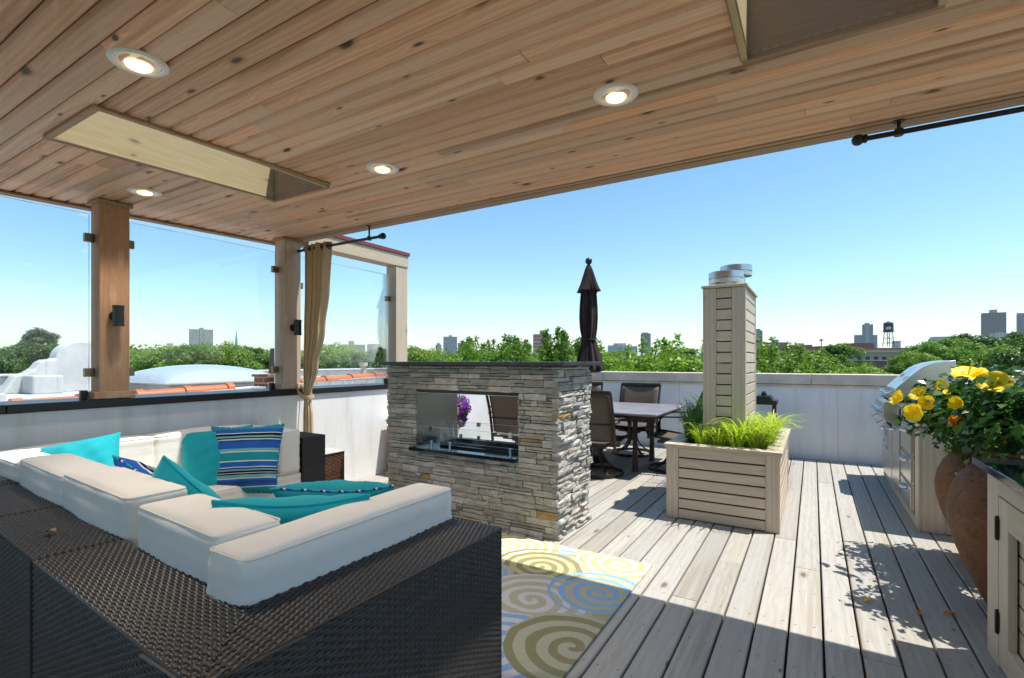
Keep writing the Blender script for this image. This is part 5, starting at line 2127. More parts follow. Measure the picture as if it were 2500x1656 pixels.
def hibiscus(cx, cy, cz, rx, ry, rz_, nleaf, seed, label, flowers):
    g = np.random.default_rng(seed)
    t = thing("hibiscus", label, "plant", (cx, cy, 0.80))
    m = MB()
    tips = []
    for _ in range(36):
        d = g.normal(size=3)
        d[2] = abs(d[2]) * 0.8 - 0.12
        d /= np.linalg.norm(d)
        e = np.array([cx + d[0] * rx * 0.85, cy + d[1] * ry * 0.85, cz - rz_ * 0.3 + d[2] * rz_ * 1.1])
        s0 = np.array([cx + g.normal() * 0.04, cy + g.normal() * 0.04, 0.80])
        mid = (s0 + e) / 2 + g.normal(size=3) * 0.04 + np.array([0, 0, 0.05])
        m.tube([tuple(s0), tuple(mid), tuple(e)], [0.007, 0.005, 0.003], 5)
        tips.append((s0, mid, e))
    m.build("stems", M['bark'], t, smooth=True)
    P, N_ = [], []
    for _ in range(nleaf):
        s0, mid, e = tips[g.integers(len(tips))]
        f = g.uniform(0.35, 1.08)
        p = (1 - f) ** 2 * s0 + 2 * f * (1 - f) * mid + f * f * e
        p = p + g.normal(size=3) * np.array([0.075, 0.075, 0.06])
        P.append(p)
        d = p - np.array([cx, cy, cz - 0.2])
        N_.append(d / np.linalg.norm(d) * 0.8 + g.normal(size=3) * 0.5 + np.array([0, 0, 0.5]))
    P, N_ = np.array(P), np.array(N_)
    V, Q = leaf_shape(g, P, N_, g.uniform(0.035, 0.080, nleaf), 0.62, 0.2)
    npmesh("foliage", V, Q, M['leaf_hib'], t)
    for i, (c, n, r, mt, op) in enumerate(flowers):
        flower(Vector(c), n, r, seed * 31 + i, t, M[mt], op)


def ph(u, v, y):
    """point at image column/row on the plane y (used once to lay the blooms out)"""
    k = (u - 1250) / 1218.0
    r = (F_[0] + k * RR_[0], F_[1] + k * RR_[1], (882 - v) / 1218.0)
    s = y / r[1]
    return (r[0] * s, y, 1.30 + r[2] * s)


hibiscus(0.93, 4.16, 0.97, 0.42, 0.40, 0.27, 3200, 5, "hibiscus bush with yellow blooms in the rear urn next to the kitchen",
         [(ph(2200, 976, 3.95), (-0.9, -0.4, 0.5), 0.050, 'petal_yellow', 0.8), (ph(2246, 966, 3.95), (-0.6, -0.6, 0.7), 0.052, 'petal_yellow', 0.7),
          (ph(2290, 950, 4.0), (0.6, -0.6, 0.4), 0.052, 'petal_yellow', 0.9), (ph(2237, 1006, 3.85), (-0.5, -0.8, -0.1), 0.054, 'petal_yellow', 0.8),
          (ph(2325, 1030, 3.75), (0.3, -0.9, 0.2), 0.04, 'petal_orange', 1.2), (ph(2265, 985, 3.85), (-0.3, -0.9, 0.2), 0.045, 'petal_yellow', 0.9)])
hibiscus(1.0, 3.52, 0.99, 0.38, 0.36, 0.31, 2900, 6, "hibiscus bush with a large open yellow bloom in the front urn",
         [(ph(2364, 915, 3.5), (-0.1, -0.35, 1.0), 0.076, 'petal_yellow', 0.35), (ph(2428, 940, 3.45), (-0.2, -0.7, 0.6), 0.07, 'petal_yellow', 0.5),
          (ph(2345, 985, 3.4), (-0.6, -0.6, 0.1), 0.036, 'petal_yellow', 1.2),
          (ph(2422, 1080, 3.4), (0.3, -0.8, 0.4), 0.04, 'petal_yellow', 1.2)])


def fallen(x, y, a, mat, label, s=0.045):
    m = MB()
    c, q = math.cos(a), math.sin(a)

    def fn(u, v):
        w = (v - 0.5) * s * 0.5 * math.sin(math.pi * (0.1 + 0.85 * u))
        l = (u - 0.5) * s
        return (x + l * c - w * q, y + l * q + w * c, 0.004 + 0.010 * abs(math.sin(3 * u)) + 2.2 * (v - 0.5) ** 2 * 0.012)
    m.grid(fn, 8, 5)
    tag(m.build("fallen_petal", mat, smooth=True, solid=0.001), label, "petal")


fallen(0.255, 3.30, 0.9, M['petal_yellow'], "fallen yellow petal alone on the sunny deck boards", 0.05)
fallen(0.47, 3.27, 1.2, M['petal_orange'], "fallen orange petal lying in a deck board gap", 0.05)
fallen(0.60, 3.34, 0.3, M['petal_orange'], "fallen curled orange petal at the foot of the front urn", 0.055)


# hanging petunia basket on the left wall
def petunias():
    cx, cy, cz = -4.10, 5.42, 0.62
    t = thing("petunia_basket", "hanging clump of purple and red petunias on the white wall behind the fireplace", "flower basket", (cx, cy, cz))
    g = np.random.default_rng(8)

    def cloud(n, sc):
        p = g.normal(size=(n, 3))
        p /= np.linalg.norm(p, axis=1, keepdims=True)
        p *= g.uniform(0.7, 1.0, (n, 1))
        w = np.where(p[:, 2:3] < 0, 0.72, 1.0)
        return np.array([cx, cy, cz]) + p * np.array([0.155, 0.17, 0.23]) * sc * np.concatenate([w, w, np.ones_like(w)], 1), p
    p, d = cloud(700, 0.95)
    V, Q = leaf_shape(g, p, d + g.normal(size=p.shape) * 0.5, g.uniform(0.025, 0.045, len(p)), 0.6)
    npmesh("foliage", V, Q, M['leaf'], t)
    p, d = cloud(360, 1.05)
    V, Q = leaf_shape(g, p, d + g.normal(size=p.shape) * 0.3, g.uniform(0.035, 0.055, len(p)), 1.0, 0.2)
    o = npmesh("purple_blooms", V, Q, M['petal_purple'], t)
    o["kind"] = "stuff"
    p, d = cloud(60, 1.07)
    k = p[:, 2] > cz - 0.05
    V, Q = leaf_shape(g, p[k], d[k] + g.normal(size=p[k].shape) * 0.3, g.uniform(0.035, 0.055, k.sum()), 1.0, 0.2)
    o = npmesh("red_blooms", V, Q, M['petal_red'], t)
    o["kind"] = "stuff"
    m = MB()
    m.lathe([(0.03, cz - 0.06), (0.09, cz - 0.02), (0.11, cz + 0.05)], cx, cy, 16)
    m.tube([(-4.268, cy, 0.92), (-4.2, cy, 0.93), (cx, cy, 0.90), (cx, cy, 0.80)], 0.006, 6)
    m.build("basket", M['blackmetal'], t)


petunias()


# ------------------------------------------------------------------ the neighbour's white roof on the left
def neighbour():
    t = thing("neighbour_building", "neighbouring building with a white roof, curved white parapet and orange tile coping", "building", (-8, 4, -11))
    m = MB()
    m.box(-10.8, -5.67, -6, 14, -11, 0.80)
    m.build("walls", M['darkbrick'], t)
    m = MB()
    m.grid(lambda u, v: (-10.8 + 5.12 * u, -6 + 20 * v, 0.806 + 0.05 * math.sin(3 * u + 4 * v) * u * (1 - u)), 12, 24)
    m.build("roof", M['nstucco'], t, smooth=True)
    m = MB()
    m.box(-10.85, -10.55, -6, 14, 0.70, 1.06)
    m.box(-10.9, -10.5, -6, 14, 1.061, 1.10)
    m.box(-10.5, -9.7, 4.6, 4.9, 0.8, 1.02)
    p = m.build("parapet", M['nstucco'], t, bevel=0.03, seg=3)
    pts = [(2.40, 0.8), (2.55, 1.08), (2.68, 1.12), (2.77, 1.19), (2.83, 1.28), (2.90, 1.325), (3.0, 1.33), (3.02, 1.36)]
    arc = [(3.35 + 0.335 * math.cos(a), 1.33 + 0.30 * math.sin(a)) for a in [math.pi - math.pi * i / 16 for i in range(1, 16)]]
    mir = [(6.70 - y, z) for (y, z) in pts[::-1]]
    m = MB()
    m.prism(pts + arc + mir, 'x', -10.52, -10.2)
    m.box(-10.2, -9.75, 2.62, 2.98, 0.80, 1.09)
    m.build("curved_gable", M['nstucco'], p, bevel=0.03, seg=3)
    # party wall with clay coping that climbs away from the viewer
    zt = lambda y: 0.931 + 0.0377 * y
    XT = -5.55
    m = MB()
    for (ya, yb) in ((-6, 3.49), (3.69, 9)):
        m.prism([(ya, 0.2), (yb, 0.2), (yb, zt(yb) - 0.055), (ya, zt(ya) - 0.055)], 'x', XT - 0.115, XT + 0.115)
    m.build("party_wall", M['whitebrick'], t)
    m = MB()
    y = -5.9
    while y < 8.9:
        L = 0.43
        if not (3.07 < y < 3.69):
            sec = []
            for (yy, r) in ((y, 0.058), (y + L - 0.06, 0.052), (y + L - 0.055, 0.070), (y + L + 0.012, 0.070), (y + L + 0.014, 0.055)):
                zc = zt(yy) - 0.055
                sec.append([(XT + 1.25 * r * math.cos(a), yy, zc + r * math.sin(a)) for a in [math.pi * i / 12 for i in range(13)]])
            vs = [q for s_ in sec for q in s_]
            fs = [(j * 13 + i, j * 13 + i + 1, (j + 1) * 13 + i + 1, (j + 1) * 13 + i) for j in range(len(sec) - 1) for i in range(12)]
            m.add(vs, fs)
        y += L
    m.build("tile_coping", M['tile'], t, smooth=40)
    m = MB()
    m.box(XT - 0.13, XT + 0.13, 3.49, 3.69, 0.2, 1.115)
    m.box(XT - 0.15, XT + 0.15, 3.47, 3.71, 1.116, 1.145)
    m.build("brick_pier", M['brick'], t)
    m = MB()
    m.prism([(-0.09, 1.06), (0.09, 1.06), (0.035, 1.50), (-0.035, 1.50)], 'y', 4.74, 4.9, Matrix.Translation((-7.25, 0, 0)))
    m.build("roof_finial", M['blackmetal'], t)
    m = MB()
    m.box(-7.62, -6.10, 2.75, 4.20, 0.80, 1.03)
    m.box(-7.66, -6.06, 2.71, 4.24, 1.031, 1.055)
    sk = m.build("dome_skylight", M['concrete'], t, bevel=0.01)
    n = NT("milky_acrylic_dome")
    n.set((0.50, 0.55, 0.60), 0.12, 0, 0.6)
    m = MB()

    def dome(u, v):
        a, b = 2 * u - 1, 2 * v - 1
        return (-6.86 + 0.76 * a, 3.475 + 0.72 * b, 1.056 + 0.20 * (max(0, 1 - a * a) * max(0, 1 - b * b)) ** 0.45)
    m.grid(dome, 30, 30)
    m.build("dome", n.m, sk, smooth=True)
    # low white hatch and pipes on the roof
    m = MB()
    m.box(-8.6, -7.9, 1.0, 1.9, 0.80, 0.93)
    m.build("roof_hatch", M['nstucco'], t, bevel=0.02)
    for (x, y) in ((-5.6, 5.1), (-6.2, 6.3)):
        m = MB()
        m.lathe([(0.04, 0.8), (0.04, 1.22), (0.06, 1.23), (0.06, 1.28)], x, y, 12)
        m.build("vent_pipe", M['coping'], t, smooth=40)


neighbour()


# ------------------------------------------------------------------ trees
def make_tree(name, mat, rx, rz, height, nclump, nleaf, lsize, seed, clump_r=0.3, spire=0):
    """tapered trunk with limbs, a crown of leaf clumps with gaps between them; origin at the crown's top"""
    g = np.random.default_rng(seed)
    t = thing(name, "x", "tree")
    m = MB()
    zb = -height
    m.tube([(0, 0, zb), (0.1, 0.05, zb * 0.75), (0.0, 0.1, -rz * 1.6), (0.1, 0, -rz * 0.9)], [rx * 0.085, rx * 0.07, rx * 0.055, rx * 0.03], 8)
    cents = []
    for i in range(nclump):
        d = g.normal(size=3)
        d /= np.linalg.norm(d)
        r = g.uniform(0.55, 1.0) ** 0.6
        c = np.array([d[0] * rx * r * 0.85, d[1] * rx * r * 0.85, -rz + d[2] * rz * r * 0.9])
        cents.append(c)
    for i in range(0, nclump, max(1, nclump // 12)):
        c = cents[i]
        m.tube([(0.0, 0.05, -rz * 1.5), (c[0] * 0.45, c[1] * 0.45, -rz * 1.2 + (c[2] + rz) * 0.3), tuple(c)], [rx * 0.03, rx * 0.02, rx * 0.006], 6)
    m.build("trunk", M['bark'], t, smooth=50)
    P, N_ = [], []
    per = nleaf // nclump
    for c in cents:
        cr = rx * clump_r * g.uniform(0.7, 1.3)
        p = g.normal(size=(per, 3))
        p /= np.linalg.norm(p, axis=1, keepdims=True)
        p *= (g.uniform(0.25, 1.0, (per, 1)) ** 0.5)
        q = c + p * np.array([cr, cr, cr * 0.72])
        P.append(q)
        N_.append(p * 0.6 + (q - np.array([0, 0, -rz])) / rx * 0.4 + g.normal(size=(per, 3)) * 0.45 + np.array([0, 0, 0.35]))
    for _ in range(spire):
        a = g.uniform(0, 6.28)
        rr = g.uniform(0, 0.75) * rx
        base = np.array([rr * math.cos(a), rr * math.sin(a), -0.35 * rz * (rr / rx) - 0.1])
        k = 110
        f = g.uniform(0, 1, (k, 1))
        q = base + np.array([g.normal() * 0.1, g.normal() * 0.1, 1.0]) * f * 0.95 + g.normal(size=(k, 3)) * (0.16 * (1.25 - f))
        P.append(q)
        N_.append(g.normal(size=(k, 3)) * 0.6 + np.array([0, 0, 0.5]))
    P, N_ = np.concatenate(P), np.concatenate(N_)
    P[:, 2] -= np.percentile(P[:, 2], 99.6)
    V, Q = leaf_shape(g, P, N_, g.uniform(0.6, 1.4, len(P)) * lsize, 0.7, 0.25)
    npmesh("crown", V, Q, mat, t)
    return t


KINDS = {
    'maple': make_tree("maple_tree", M['leaf'], 2.6, 2.1, 13, 60, 26000, 0.125, 1, 0.22, 14),
    'sapling': make_tree("sapling_tree", M['leaf_bright'], 1.7, 1.5, 12, 26, 6000, 0.095, 2, 0.26, 9),
    'bushy': make_tree("leafy_tree", M['leaf_bright'], 3.0, 2.4, 13, 90, 26000, 0.125, 3, 0.19, 3),
    'round': make_tree("round_tree", M['leaf'], 3.4, 2.7, 13, 110, 24000, 0.17, 4, 0.17),
    'dense': make_tree("dense_tree", M['leaf_dark'], 3.6, 3.0, 14, 120, 24000, 0.19, 5, 0.18),
    'light': make_tree("locust_tree", M['leaf_bright'], 4.0, 2.6, 14, 110, 22000, 0.20, 6, 0.18),
    'grey': make_tree("grey_tree", M['leaf_grey'], 3.0, 3.2, 16, 120, 26000, 0.22, 7, 0.24),
}
LAB = {
    'maple': ("broad leaved maple with upright leafy sprigs beyond the end wall", "maples just beyond the end wall"),
    'sapling': ("thin light green tree with bare twigs beyond the end wall, right of the column", "thin light green trees beyond the end wall"),
    'bushy': ("bright green bushy tree between the umbrella and the slatted column", "bushy trees beyond the end wall"),
    'round': ("round mid green street tree in the middle distance", "round street trees"),
    'dense': ("dense dark green tree in the middle distance", "dense dark green trees"),
    'light': ("spreading light green tree with fine leaves in the middle distance", "light green spreading trees"),
    'grey': ("tall grey green tree standing above the others behind the curved white parapet", None),
}
TREES = [
    # kind, column, depth, top row, scale
    ('maple', 1162, 17, 818, 0.62), ('maple', 1228, 15, 815, 0.62), ('maple', 1290, 14, 832, 0.6), ('maple', 1352, 14.5, 800, 0.66), ('maple', 1412, 16, 826, 0.7), ('bushy', 1110, 18, 850, 0.6),
    ('bushy', 1480, 17, 845, 0.8), ('bushy', 1560, 16, 842, 0.8), ('bushy', 1650, 14, 838, 0.85), ('bushy', 1740, 15, 850, 0.8), ('bushy', 1600, 24, 842, 1.0),
    ('sapling', 1862, 11.5, 830, 0.9), ('sapling', 1915, 12, 845, 0.8), ('sapling', 1965, 14, 880, 0.9), ('bushy', 1850, 15, 878, 0.7),
    ('round', 2040, 27, 843, 0.55), ('light', 1960, 26, 870, 0.55), ('light', 2100, 22, 898, 0.4),
    ('light', 2232, 24, 862, 0.35), ('round', 2285, 27, 838, 0.55), ('round', 2310, 30, 832, 0.8), ('dense', 2375, 32, 822, 0.8), ('dense', 2440, 36, 818, 0.85), ('dense', 2345, 42, 835, 0.85),
    ('light', 2475, 24, 850, 0.6), ('dense', 2540, 30, 820, 0.9), ('dense', 2620, 34, 815, 1.0), ('round', 2420, 26, 860, 0.6), ('dense', 2560, 20, 850, 0.7),
    ('grey', 102, 78, 805, 0.86), ('dense', 20, 44, 848, 0.9), ('dense', -60, 40, 842, 0.9), ('dense', 140, 42, 855, 0.9), ('round', 215, 46, 858, 0.9), ('round', 80, 50, 858, 0.9),
    ('light', 285, 50, 858, 0.9), ('light', 355, 44, 855, 0.85), ('light', 420, 36, 852, 0.75), ('round', 478, 33, 846, 0.75), ('light', 535, 30, 842, 0.7), ('round', 595, 34, 849, 0.75),
    ('round', 650, 40, 858, 0.8), ('light', 700, 46, 855, 0.85), ('round', 735, 52, 858, 0.9), ('light', 805, 44, 843, 0.8), ('light', 855, 50, 856, 0.8), ('dense', 905, 42, 860, 0.75), ('dense', 945, 48, 852, 0.8),
    ('light', 985, 52, 848, 0.9), ('light', 1045, 56, 856, 0.9), ('round', 1090, 48, 866, 0.8), ('light', 1240, 46, 858, 0.9), ('round', 1330, 50, 858, 0.9), ('round', 1430, 44, 856, 0.9), ('light', 1510, 60, 860, 1.0), ('round', 1660, 50, 852, 0.9),
    ('round', 1800, 60, 868, 0.8),
]
seen = set()
for i, (k, u, d, vt, s) in enumerate(TREES):
    src = KINDS[k]
    if k in seen:
        o = copy_tree(src)
    else:
        o = src
        seen.add(k)
    vt += {'maple': 14, 'bushy': 10, 'sapling': 6}.get(k, 0)
    x, y = bear(u, d)
    o.location = (x, y, elev(vt, d))
    o.rotation_euler = (0, 0, (i * 2.399) % 6.283)
    ss = s * (0.94 + 0.12 * ((i * 0.618) % 1))
    o.scale = (ss, ss, s * (1.0 if vt > 0 else 1))
    o["label"] = LAB[k][0]
    if LAB[k][1]:
        o["group"] = LAB[k][1]


def far_wood():
    g = np.random.default_rng(77)
    n = 60000
    th = g.uniform(R_(-40), R_(112), n)          # bearing east of north, covers the view and more
    d = 75 * np.exp(g.uniform(0, 1, n) * math.log(1800 / 75.0))
    az = R_(31.1) - R_(0)
    ang = np.pi / 2 + R_(31.1) + R_(60) - g.uniform(0, R_(125), n)
    cellr = d * 0.03
    x, y = d * np.cos(ang), d * np.sin(ang)
    hh = 12.2 + 2.3 * np.sin(x * 0.11 + 1.3 * np.sin(y * 0.07)) * np.sin(y * 0.13 + np.sin(x * 0.05)) + 0.004 * d
    z = -11 + hh - np.abs(g.normal(size=n)) * 2.2
    dep = x * F_[0] + y * F_[1]
    col = 1250 + 1218 * (x * RR_[0] + y * RR_[1]) / np.maximum(dep, 1)
    keep = ~((dep < 135) & (col > 1880) & (col < 2260))
    x, y, z, d = x[keep], y[keep], z[keep], d[keep]
    n = len(x)
    P = np.stack([x, y, z], 1)
    N_ = g.normal(size=(n, 3)) * 0.5 + np.array([0, 0, 0.7])
    V, Q = leaf_shape(g, P, N_, np.clip(d * 0.0075, 0.55, 9.0) * g.uniform(0.6, 1.3, n), 0.8, 0.25)
    o = npmesh("far_wood", V, Q, M['leaf'])
    tag(o, "far belt of green treetops running out to the skyline", "woodland", kind="stuff")


far_wood()


# ------------------------------------------------------------------ skyline
def facade(name, wall, win, fl=3.2, bay=3.0, fw=0.55, fh=0.5, rough=0.6):
    n = NT(name)
    x, y, z = n.sep(n.obj())
    a = n.math('FRACT', n.math('DIVIDE', n.math('ADD', x, y), bay))
    b = n.math('FRACT', n.math('DIVIDE', z, fl))
    m_ = n.math('MULTIPLY', n.math('LESS_THAN', a, fw), n.math('LESS_THAN', b, fh))
    cell = n.node("ShaderNodeTexWhiteNoise", noise_dimensions='2D')
    n.put(cell.inputs["Vector"], n.comb(n.math('FLOOR', n.math('DIVIDE', n.math('ADD', x, y), bay)), n.math('FLOOR', n.math('DIVIDE', z, fl)), 0.0))
    w2 = n.mix(n.math('MULTIPLY', cell.outputs["Value"], 0.6), win, wall)
    n.set(n.mix(m_, wall, w2), rough, 0, 0.4)
    return n.m


FM = {
    'grey': facade("grey_concrete_facade", (0.40, 0.38, 0.35), (0.10, 0.11, 0.13), 3.0, 2.2, 0.7, 0.55),
    'blue': facade("bluish_glass_facade", (0.30, 0.31, 0.33), (0.10, 0.14, 0.20), 3.3, 2.6, 0.7, 0.6),
    'brown': facade("brown_tower_facade", (0.24, 0.19, 0.17), (0.08, 0.09, 0.11), 3.2, 2.6, 0.5, 0.6),
    'tan': facade("tan_brick_facade", (0.46, 0.36, 0.23), (0.15, 0.14, 0.13), 3.2, 3.2, 0.4, 0.5),
    'red': facade("red_banded_facade", (0.38, 0.17, 0.12), (0.55, 0.47, 0.42), 3.2, 60.0, 1.0, 0.42),
    'white': facade("white_concrete_facade", (0.58, 0.57, 0.55), (0.16, 0.17, 0.2), 3.3, 3.4, 0.55, 0.5),
    'dark': facade("dark_block_facade", (0.20, 0.17, 0.17), (0.10, 0.1, 0.12), 3.2, 3.0, 0.5, 0.5),
}
M['flatroof'] = plain("flat_roof_gravel", (0.35, 0.34, 0.33), 0.9)


def tower(label, cat, mat, d, blocks, name="tower_block", group=None):
    """blocks: (left column, right column, top row, part name) all at depth d"""
    u0 = min(b[0] for b in blocks)
    u1 = max(b[1] for b in blocks)
    x, y = bear((u0 + u1) / 2, d)
    ct = math.cos(math.atan(((u0 + u1) / 2 - 1250) / 1218.0))
    t = thing(name, label, cat, (x, y, -11), group)
    t.rotation_euler = (0, 0, math.atan2(y, x) - math.pi / 2 + 0.05)
    for i, (a, b, v, pn) in enumerate(blocks):
        xa = (a - (u0 + u1) / 2) / 1218 * d * ct
        xb = (b - (u0 + u1) / 2) / 1218 * d * ct
        dep = max(12.0, min(xb - xa, 26.0)) + 1.5 * i
        h = elev(v, d) + 11
        m = MB()
        me = MB()
        m.box(xa, xb, -dep / 2 - 0.3 * i, dep / 2 + 0.3 * i, 0, h)
        mm = bpy.data.meshes.new(pn)
        mm.from_pydata(m.v, [], m.f)
        mm.materials.append(mat if pn != "roof_block" else M['flatroof'])
        mm.update()
        o = bpy.data.objects.new(pn, mm)
        C.objects.link(o)
        o.parent = t
    return t


tower("grey slab tower with a darker lift shaft, alone on the skyline beyond the dome skylight", "tower block", FM['grey'], 900,
      [(462, 486, 805, "slab"), (497, 520, 805, "slab"), (486.5, 496.5, 801, "lift_shaft")])
tower("low white office block with a brown roof box, left of the grey slab tower", "office block", FM['white'], 700, [(401, 446, 845, "walls"), (408, 422, 839, "roof_block")], "office_block")
tower("faint low white hall on the skyline beside the fir post", "office block", FM['white'], 900, [(305, 352, 853, "walls")], "office_block")
tower("small pale block low on the skyline right of the green spire", "office block", FM['white'], 800, [(600, 625, 852, "walls"), (606, 616, 848, "roof_block")], "office_block")
tower("blue grey stepped tower just right of the tan curtain", "tower block", FM['blue'], 1100, [(795, 826, 847, "walls"), (802, 818, 842, "roof_block")])
tower("tan brick apartment tower with a taller middle, seen inside the pale timber frame", "tower block", FM['tan'], 800, [(836, 872, 842, "wing"), (851, 864, 833, "core")])
tower("slim grey blue slab directly right of the tan apartment tower", "tower block", FM['blue'], 820, [(873, 891, 842, "walls")])
tower("blue glass twin tower left of the pale timber post", "tower block", FM['blue'], 850, [(897, 925, 841, "walls"), (904, 920, 840, "roof_block")])
tower("short blue tower at the left of the group left of the maples", "tower block", FM['blue'], 1100, [(1064, 1077, 842, "walls"), (1067, 1074, 838, "roof_block")])
tower("tall blue grey tower in the group left of the maples", "tower block", FM['blue'], 1000, [(1083, 1115, 823, "walls"), (1096, 1103, 819, "roof_block")])
tower("brownish tower at the right of the group left of the maples", "tower block", FM['brown'], 1000, [(1118, 1140, 838, "walls"), (1127, 1138, 835, "roof_block")])
tower("red and white banded brick tower above the maples", "tower block", FM['red'], 450, [(1302, 1345, 817, "walls"), (1318, 1334, 808, "penthouse")])
tower("low white hospital like complex with a gabled centre, right of the umbrella", "office block", FM['white'], 600, [(1484, 1520, 844, "wing"), (1498, 1528, 839, "walls"), (1515, 1554, 846, "wing")], "office_block")
tower("slim blue grey tower alone right of the umbrella", "tower block", FM['blue'], 900, [(1564.5, 1588, 815, "walls"), (1568, 1582, 812.5, "roof_block")])
tower("brown tower half hidden behind the slatted column", "tower block", FM['brown'], 700, [(1838, 1861, 808, "walls"), (1845, 1856, 804, "roof_block")])
tower("low dark apartment block right of the slatted column", "apartment block", FM['dark'], 500, [(1868, 1920, 837, "walls"), (1884, 1900, 830, "roof_block")], "apartment_block")
tower("long low dark apartment block further right of the slatted column", "apartment block", FM['dark'], 500, [(1928, 1981, 843, "walls"), (1946, 1962, 839, "roof_block")], "apartment_block")
tower("blue grey stepped tower left of the water tower", "tower block", FM['blue'], 900, [(2105, 2131, 793, "core"), (2085, 2107, 818, "wing"), (2120, 2141, 819, "wing"), (2111, 2122, 789.5, "roof_block")])
tower("pale low block right behind the water tower", "office block", FM['white'], 500, [(2178, 2198, 833, "walls")], "office_block")
tower("white concrete block among the trees left of the grill hood's tip", "office block", FM['white'], 300, [(2270, 2328, 823, "walls"), (2268, 2277, 827, "wing")], "office_block")
tower("wide tall grey tower above the trees at the right", "tower block", FM['brown'], 800, [(2395, 2455, 765, "walls"), (2415, 2434, 757, "roof_block")])
tower("low white block at the foot of the wide grey tower", "office block", FM['white'], 600, [(2416, 2470, 815, "walls"), (2430, 2450, 813, "roof_block")], "office_block")
tower("tall blue grey tower cut by the right edge", "tower block", FM['blue'], 800, [(2482, 2530, 765, "walls")])

x, y = bear(577, 700)
t = thing("church_spire", "slender green copper church spire on the skyline", "spire", (x, y, -11))
m = MB()
m.lathe([(4.2, 0 - 11), (4.2, 10)], x, y, 4)
m.build("steeple_tower", M['concrete'], t)
m = MB()
zt = elev(805, 700)
m.lathe([(3.0, 10.01), (2.6, 18), (0.9, zt - 9), (0.25, zt - 2), (0.05, zt)], x, y, 8)
m.build("spire", plain("copper_green", (0.10, 0.42, 0.34), 0.6), t)

# water tower
d = 260
x, y = bear(2169, d)
zz = lambda v: elev(v, d)
t = thing("water_tower", "dark water tower on lattice legs above the brick school roof", "water tower", (x, y, -11))
m = MB()
r = 2.15
m.lathe([(r, zz(811)), (r * 1.02, zz(809)), (r * 1.02, zz(795)), (r, zz(790)), (r * 1.08, zz(789.5)), (0.1, zz(784.5))], x, y, 28)
m.build("tank", plain("dark_tank", (0.02, 0.022, 0.03), 0.5), t, smooth=40)
m = MB()
for a in [math.pi / 4 + q * math.pi / 2 + 0.5 for q in range(4)]:
    m.tube([(x + 2.5 * math.cos(a), y + 2.5 * math.sin(a), zz(846)), (x + 1.7 * math.cos(a), y + 1.7 * math.sin(a), zz(811))], 0.16, 6)
for v, rr in ((838, 2.35), (826, 2.1)):
    ring = [(x + rr * math.cos(a), y + rr * math.sin(a), zz(v)) for a in [math.pi / 4 + q * math.pi / 2 + 0.5 for q in range(4)]]
    m.tube(ring, 0.10, 5, closed=True)
    m.tube([ring[0], ring[2]], 0.06, 5)
    m.tube([ring[1], ring[3]], 0.06, 5)
for q in range(4):
    a, b = math.pi / 4 + q * math.pi / 2 + 0.5, math.pi / 4 + (q + 1) * math.pi / 2 + 0.5
    m.tube([(x + 2.35 * math.cos(a), y + 2.35 * math.sin(a), zz(838)), (x + 2.1 * math.cos(b), y + 2.1 * math.sin(b), zz(826))], 0.06, 5)
    m.tube([(x + 2.1 * math.cos(a), y + 2.1 * math.sin(a), zz(826)), (x + 1.75 * math.cos(b), y + 1.75 * math.sin(b), zz(812))], 0.06, 5)
m.build("lattice_legs", M['blackmetal'], t)
m = MB()
m.tube([(x + 2.6 * math.cos(a), y + 2.6 * math.sin(a), zz(808)) for a in [2 * math.pi * i / 20 for i in range(20)]], 0.10, 5, closed=True)
m.lathe([(2.15, zz(811.3)), (2.75, zz(811.3)), (2.75, zz(811)), (2.15, zz(811))], x, y, 24)
m.build("walkway", M['blackmetal'], t)
m = MB()
T0 = math.atan2(-y, -x)
for k, (w, h) in enumerate(((0.10, 1.0), (0.10, 1.4), (0.10, 1.4), (0.10, 1.4))):
    a = T0 + (k - 1.5) * 0.26
    c = Vector((x + 2.2 * math.cos(a), y + 2.2 * math.sin(a), zz(805)))
    s = Vector((-math.sin(a), math.cos(a), 0)) * 0.22
    m.quad(c - s, c + s, c + s + Vector((0, 0, h)), c - s + Vector((0, 0, h)))
m.build("white_lettering", M['white_paint'], t)
x, y = bear(2005, 200)
t = thing("radio_mast", "thin grey radio mast with a dish above the treetops", "mast", (x, y, -11))
m = MB()
m.tube([(x, y, -11), (x, y, elev(826, 200))], 0.18, 6)
m.build("pole", M['concrete'], t)
m = MB()
m.lathe([(0.1, elev(834, 200)), (0.75, elev(831, 200)), (0.8, elev(830, 200))], x, y, 12)
m.tube([(x - 0.9, y, elev(829, 200)), (x + 0.9, y, elev(829, 200))], 0.08, 5)
m.build("dish", M['concrete'], t)


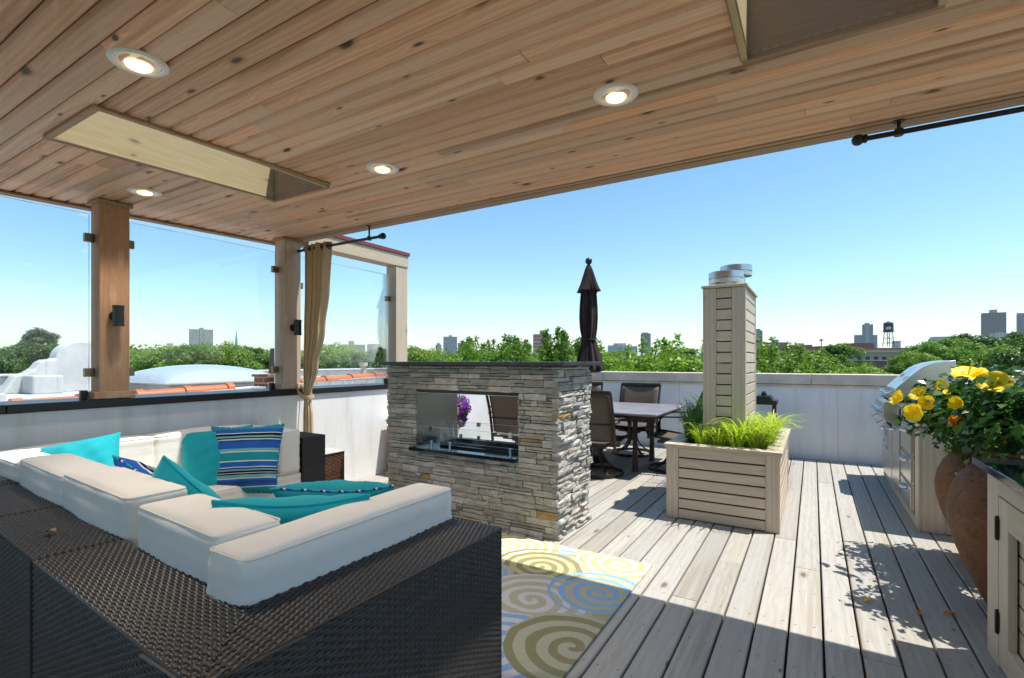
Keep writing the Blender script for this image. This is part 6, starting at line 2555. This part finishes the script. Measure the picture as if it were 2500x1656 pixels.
# brick school and roofs in the middle distance on the right
def school():
    d = 118
    uc = 2060
    x, y = bear(uc, d)
    t = thing("school_building", "long brown brick building with a pale cornice band behind the trees", "building", (x, y, -11))
    t.rotation_euler = (0, 0, R_(31.1) - 0.10)

    def part(m, name, mat, par=t, bevel=0):
        o = m.build(name, mat)
        o.parent = par
        if bevel:
            b = o.modifiers.new("bevel", 'BEVEL')
            b.width = bevel
        return o
    L = 28
    h = elev(852, d) + 11
    m = MB(); m.box(-16, 15, -8, 8, 0, h - 1.0); w = part(m, "walls", brick("school_brick", (0.42, 0.30, 0.23), (0.48, 0.36, 0.28), (0.4, 0.36, 0.32), 2))
    m = MB(); m.box(-16.3, 15.3, -8.3, 8.3, h - 1.0, h - 0.55); part(m, "cornice", plain("pale_cornice", (0.55, 0.43, 0.32), 0.8))
    m = MB(); m.box(-16.1, 15.1, -8.1, 8.1, h - 0.55, h); part(m, "parapet", brick("parapet_brick", (0.27, 0.13, 0.09), (0.32, 0.16, 0.11), (0.3, 0.25, 0.2), 2))
    m = MB(); m.box(0.4, 5.0, -3, 4, h, h + 1.25); m.box(-6.5, -1.0, -2, 5, h, h + 0.6); part(m, "penthouse", M['darkbrick'])
    gl = plain("dark_window", (0.03, 0.035, 0.04), 0.15)
    for k in range(18):
        m = MB()
        xx = -15 + 1.7 * k
        m.box(xx, xx + 0.85, -8.06, -7.9, h - 3.7, h - 1.9)
        part(m, "window", gl)
    return t


school()


def low_roof(name, label, u, d, w, dep, vt, wallm, roofm, rot=0.0, edge=True):
    x, y = bear(u, d)
    z = elev(vt, d)
    t = thing(name, label, "building", (x, y, -11))
    t.rotation_euler = (0, 0, R_(31.1) + rot)
    for nm, mt, (za, zb), g_ in (("walls", wallm, (0, z + 11 - 0.12), 0.0), ("roof", roofm, (z + 11 - 0.119, z + 11), 0.15)):
        m = MB()
        m.box(-w / 2 - g_, w / 2 + g_, -dep / 2 - g_, dep / 2 + g_, za, zb)
        o = m.build(nm, mt)
        o.parent = t
    return t


low_roof("row_house", "dark house with a bright white roof in front of the brick school", 2110, 78, 3.4, 4, 879, M['darkbrick'], M['nstucco'])
low_roof("row_house", "flat roofed house under the trees behind the hibiscus", 2420, 19, 5.0, 6, 922, M['darkbrick'], M['concrete'], 0.2)
low_roof("row_house", "brown house behind the grill hood among dark trees", 2360, 27, 4.0, 5, 902, M['darkbrick'], M['concrete'], 0.1)
x, y = bear(2484, 15)
t = thing("brick_chimney", "pale brick chimney with an arched cap behind the hibiscus at the right edge", "chimney", (x, y, -11))
m = MB()
m.box(x - 0.16, x + 0.16, y - 0.16, y + 0.16, -11, elev(915, 15))
m.build("stack", M['brick'], t)
m = MB()
m.lathe([(0.17, elev(914, 15)), (0.17, elev(908, 15)), (0.12, elev(905.5, 15)), (0.02, elev(904.5, 15))], x, y, 16)
m.build("clay_cap", M['coping'], t, smooth=40)


# ------------------------------------------------------------------ city haze
HAZE = 0.00011
m = MB()
m.box(-9500, 9500, -9500, 9500, -12.0, 140.0)
hz = m.build("haze", plain("haze_air", (1, 1, 1)))
tag(hz, "thin summer haze over the city", "haze", kind="stuff")
nt = hz.data.materials[0].node_tree
for nn in list(nt.nodes):
    if nn.type != 'OUTPUT_MATERIAL':
        nt.nodes.remove(nn)
pv = nt.nodes.new("ShaderNodeVolumePrincipled")
pv.inputs["Color"].default_value = (0.80, 0.90, 1.0, 1)
pv.inputs["Density"].default_value = HAZE
pv.inputs["Anisotropy"].default_value = 0.3
nt.links.new(pv.outputs[0], [q for q in nt.nodes if q.type == 'OUTPUT_MATERIAL'][0].inputs["Volume"])
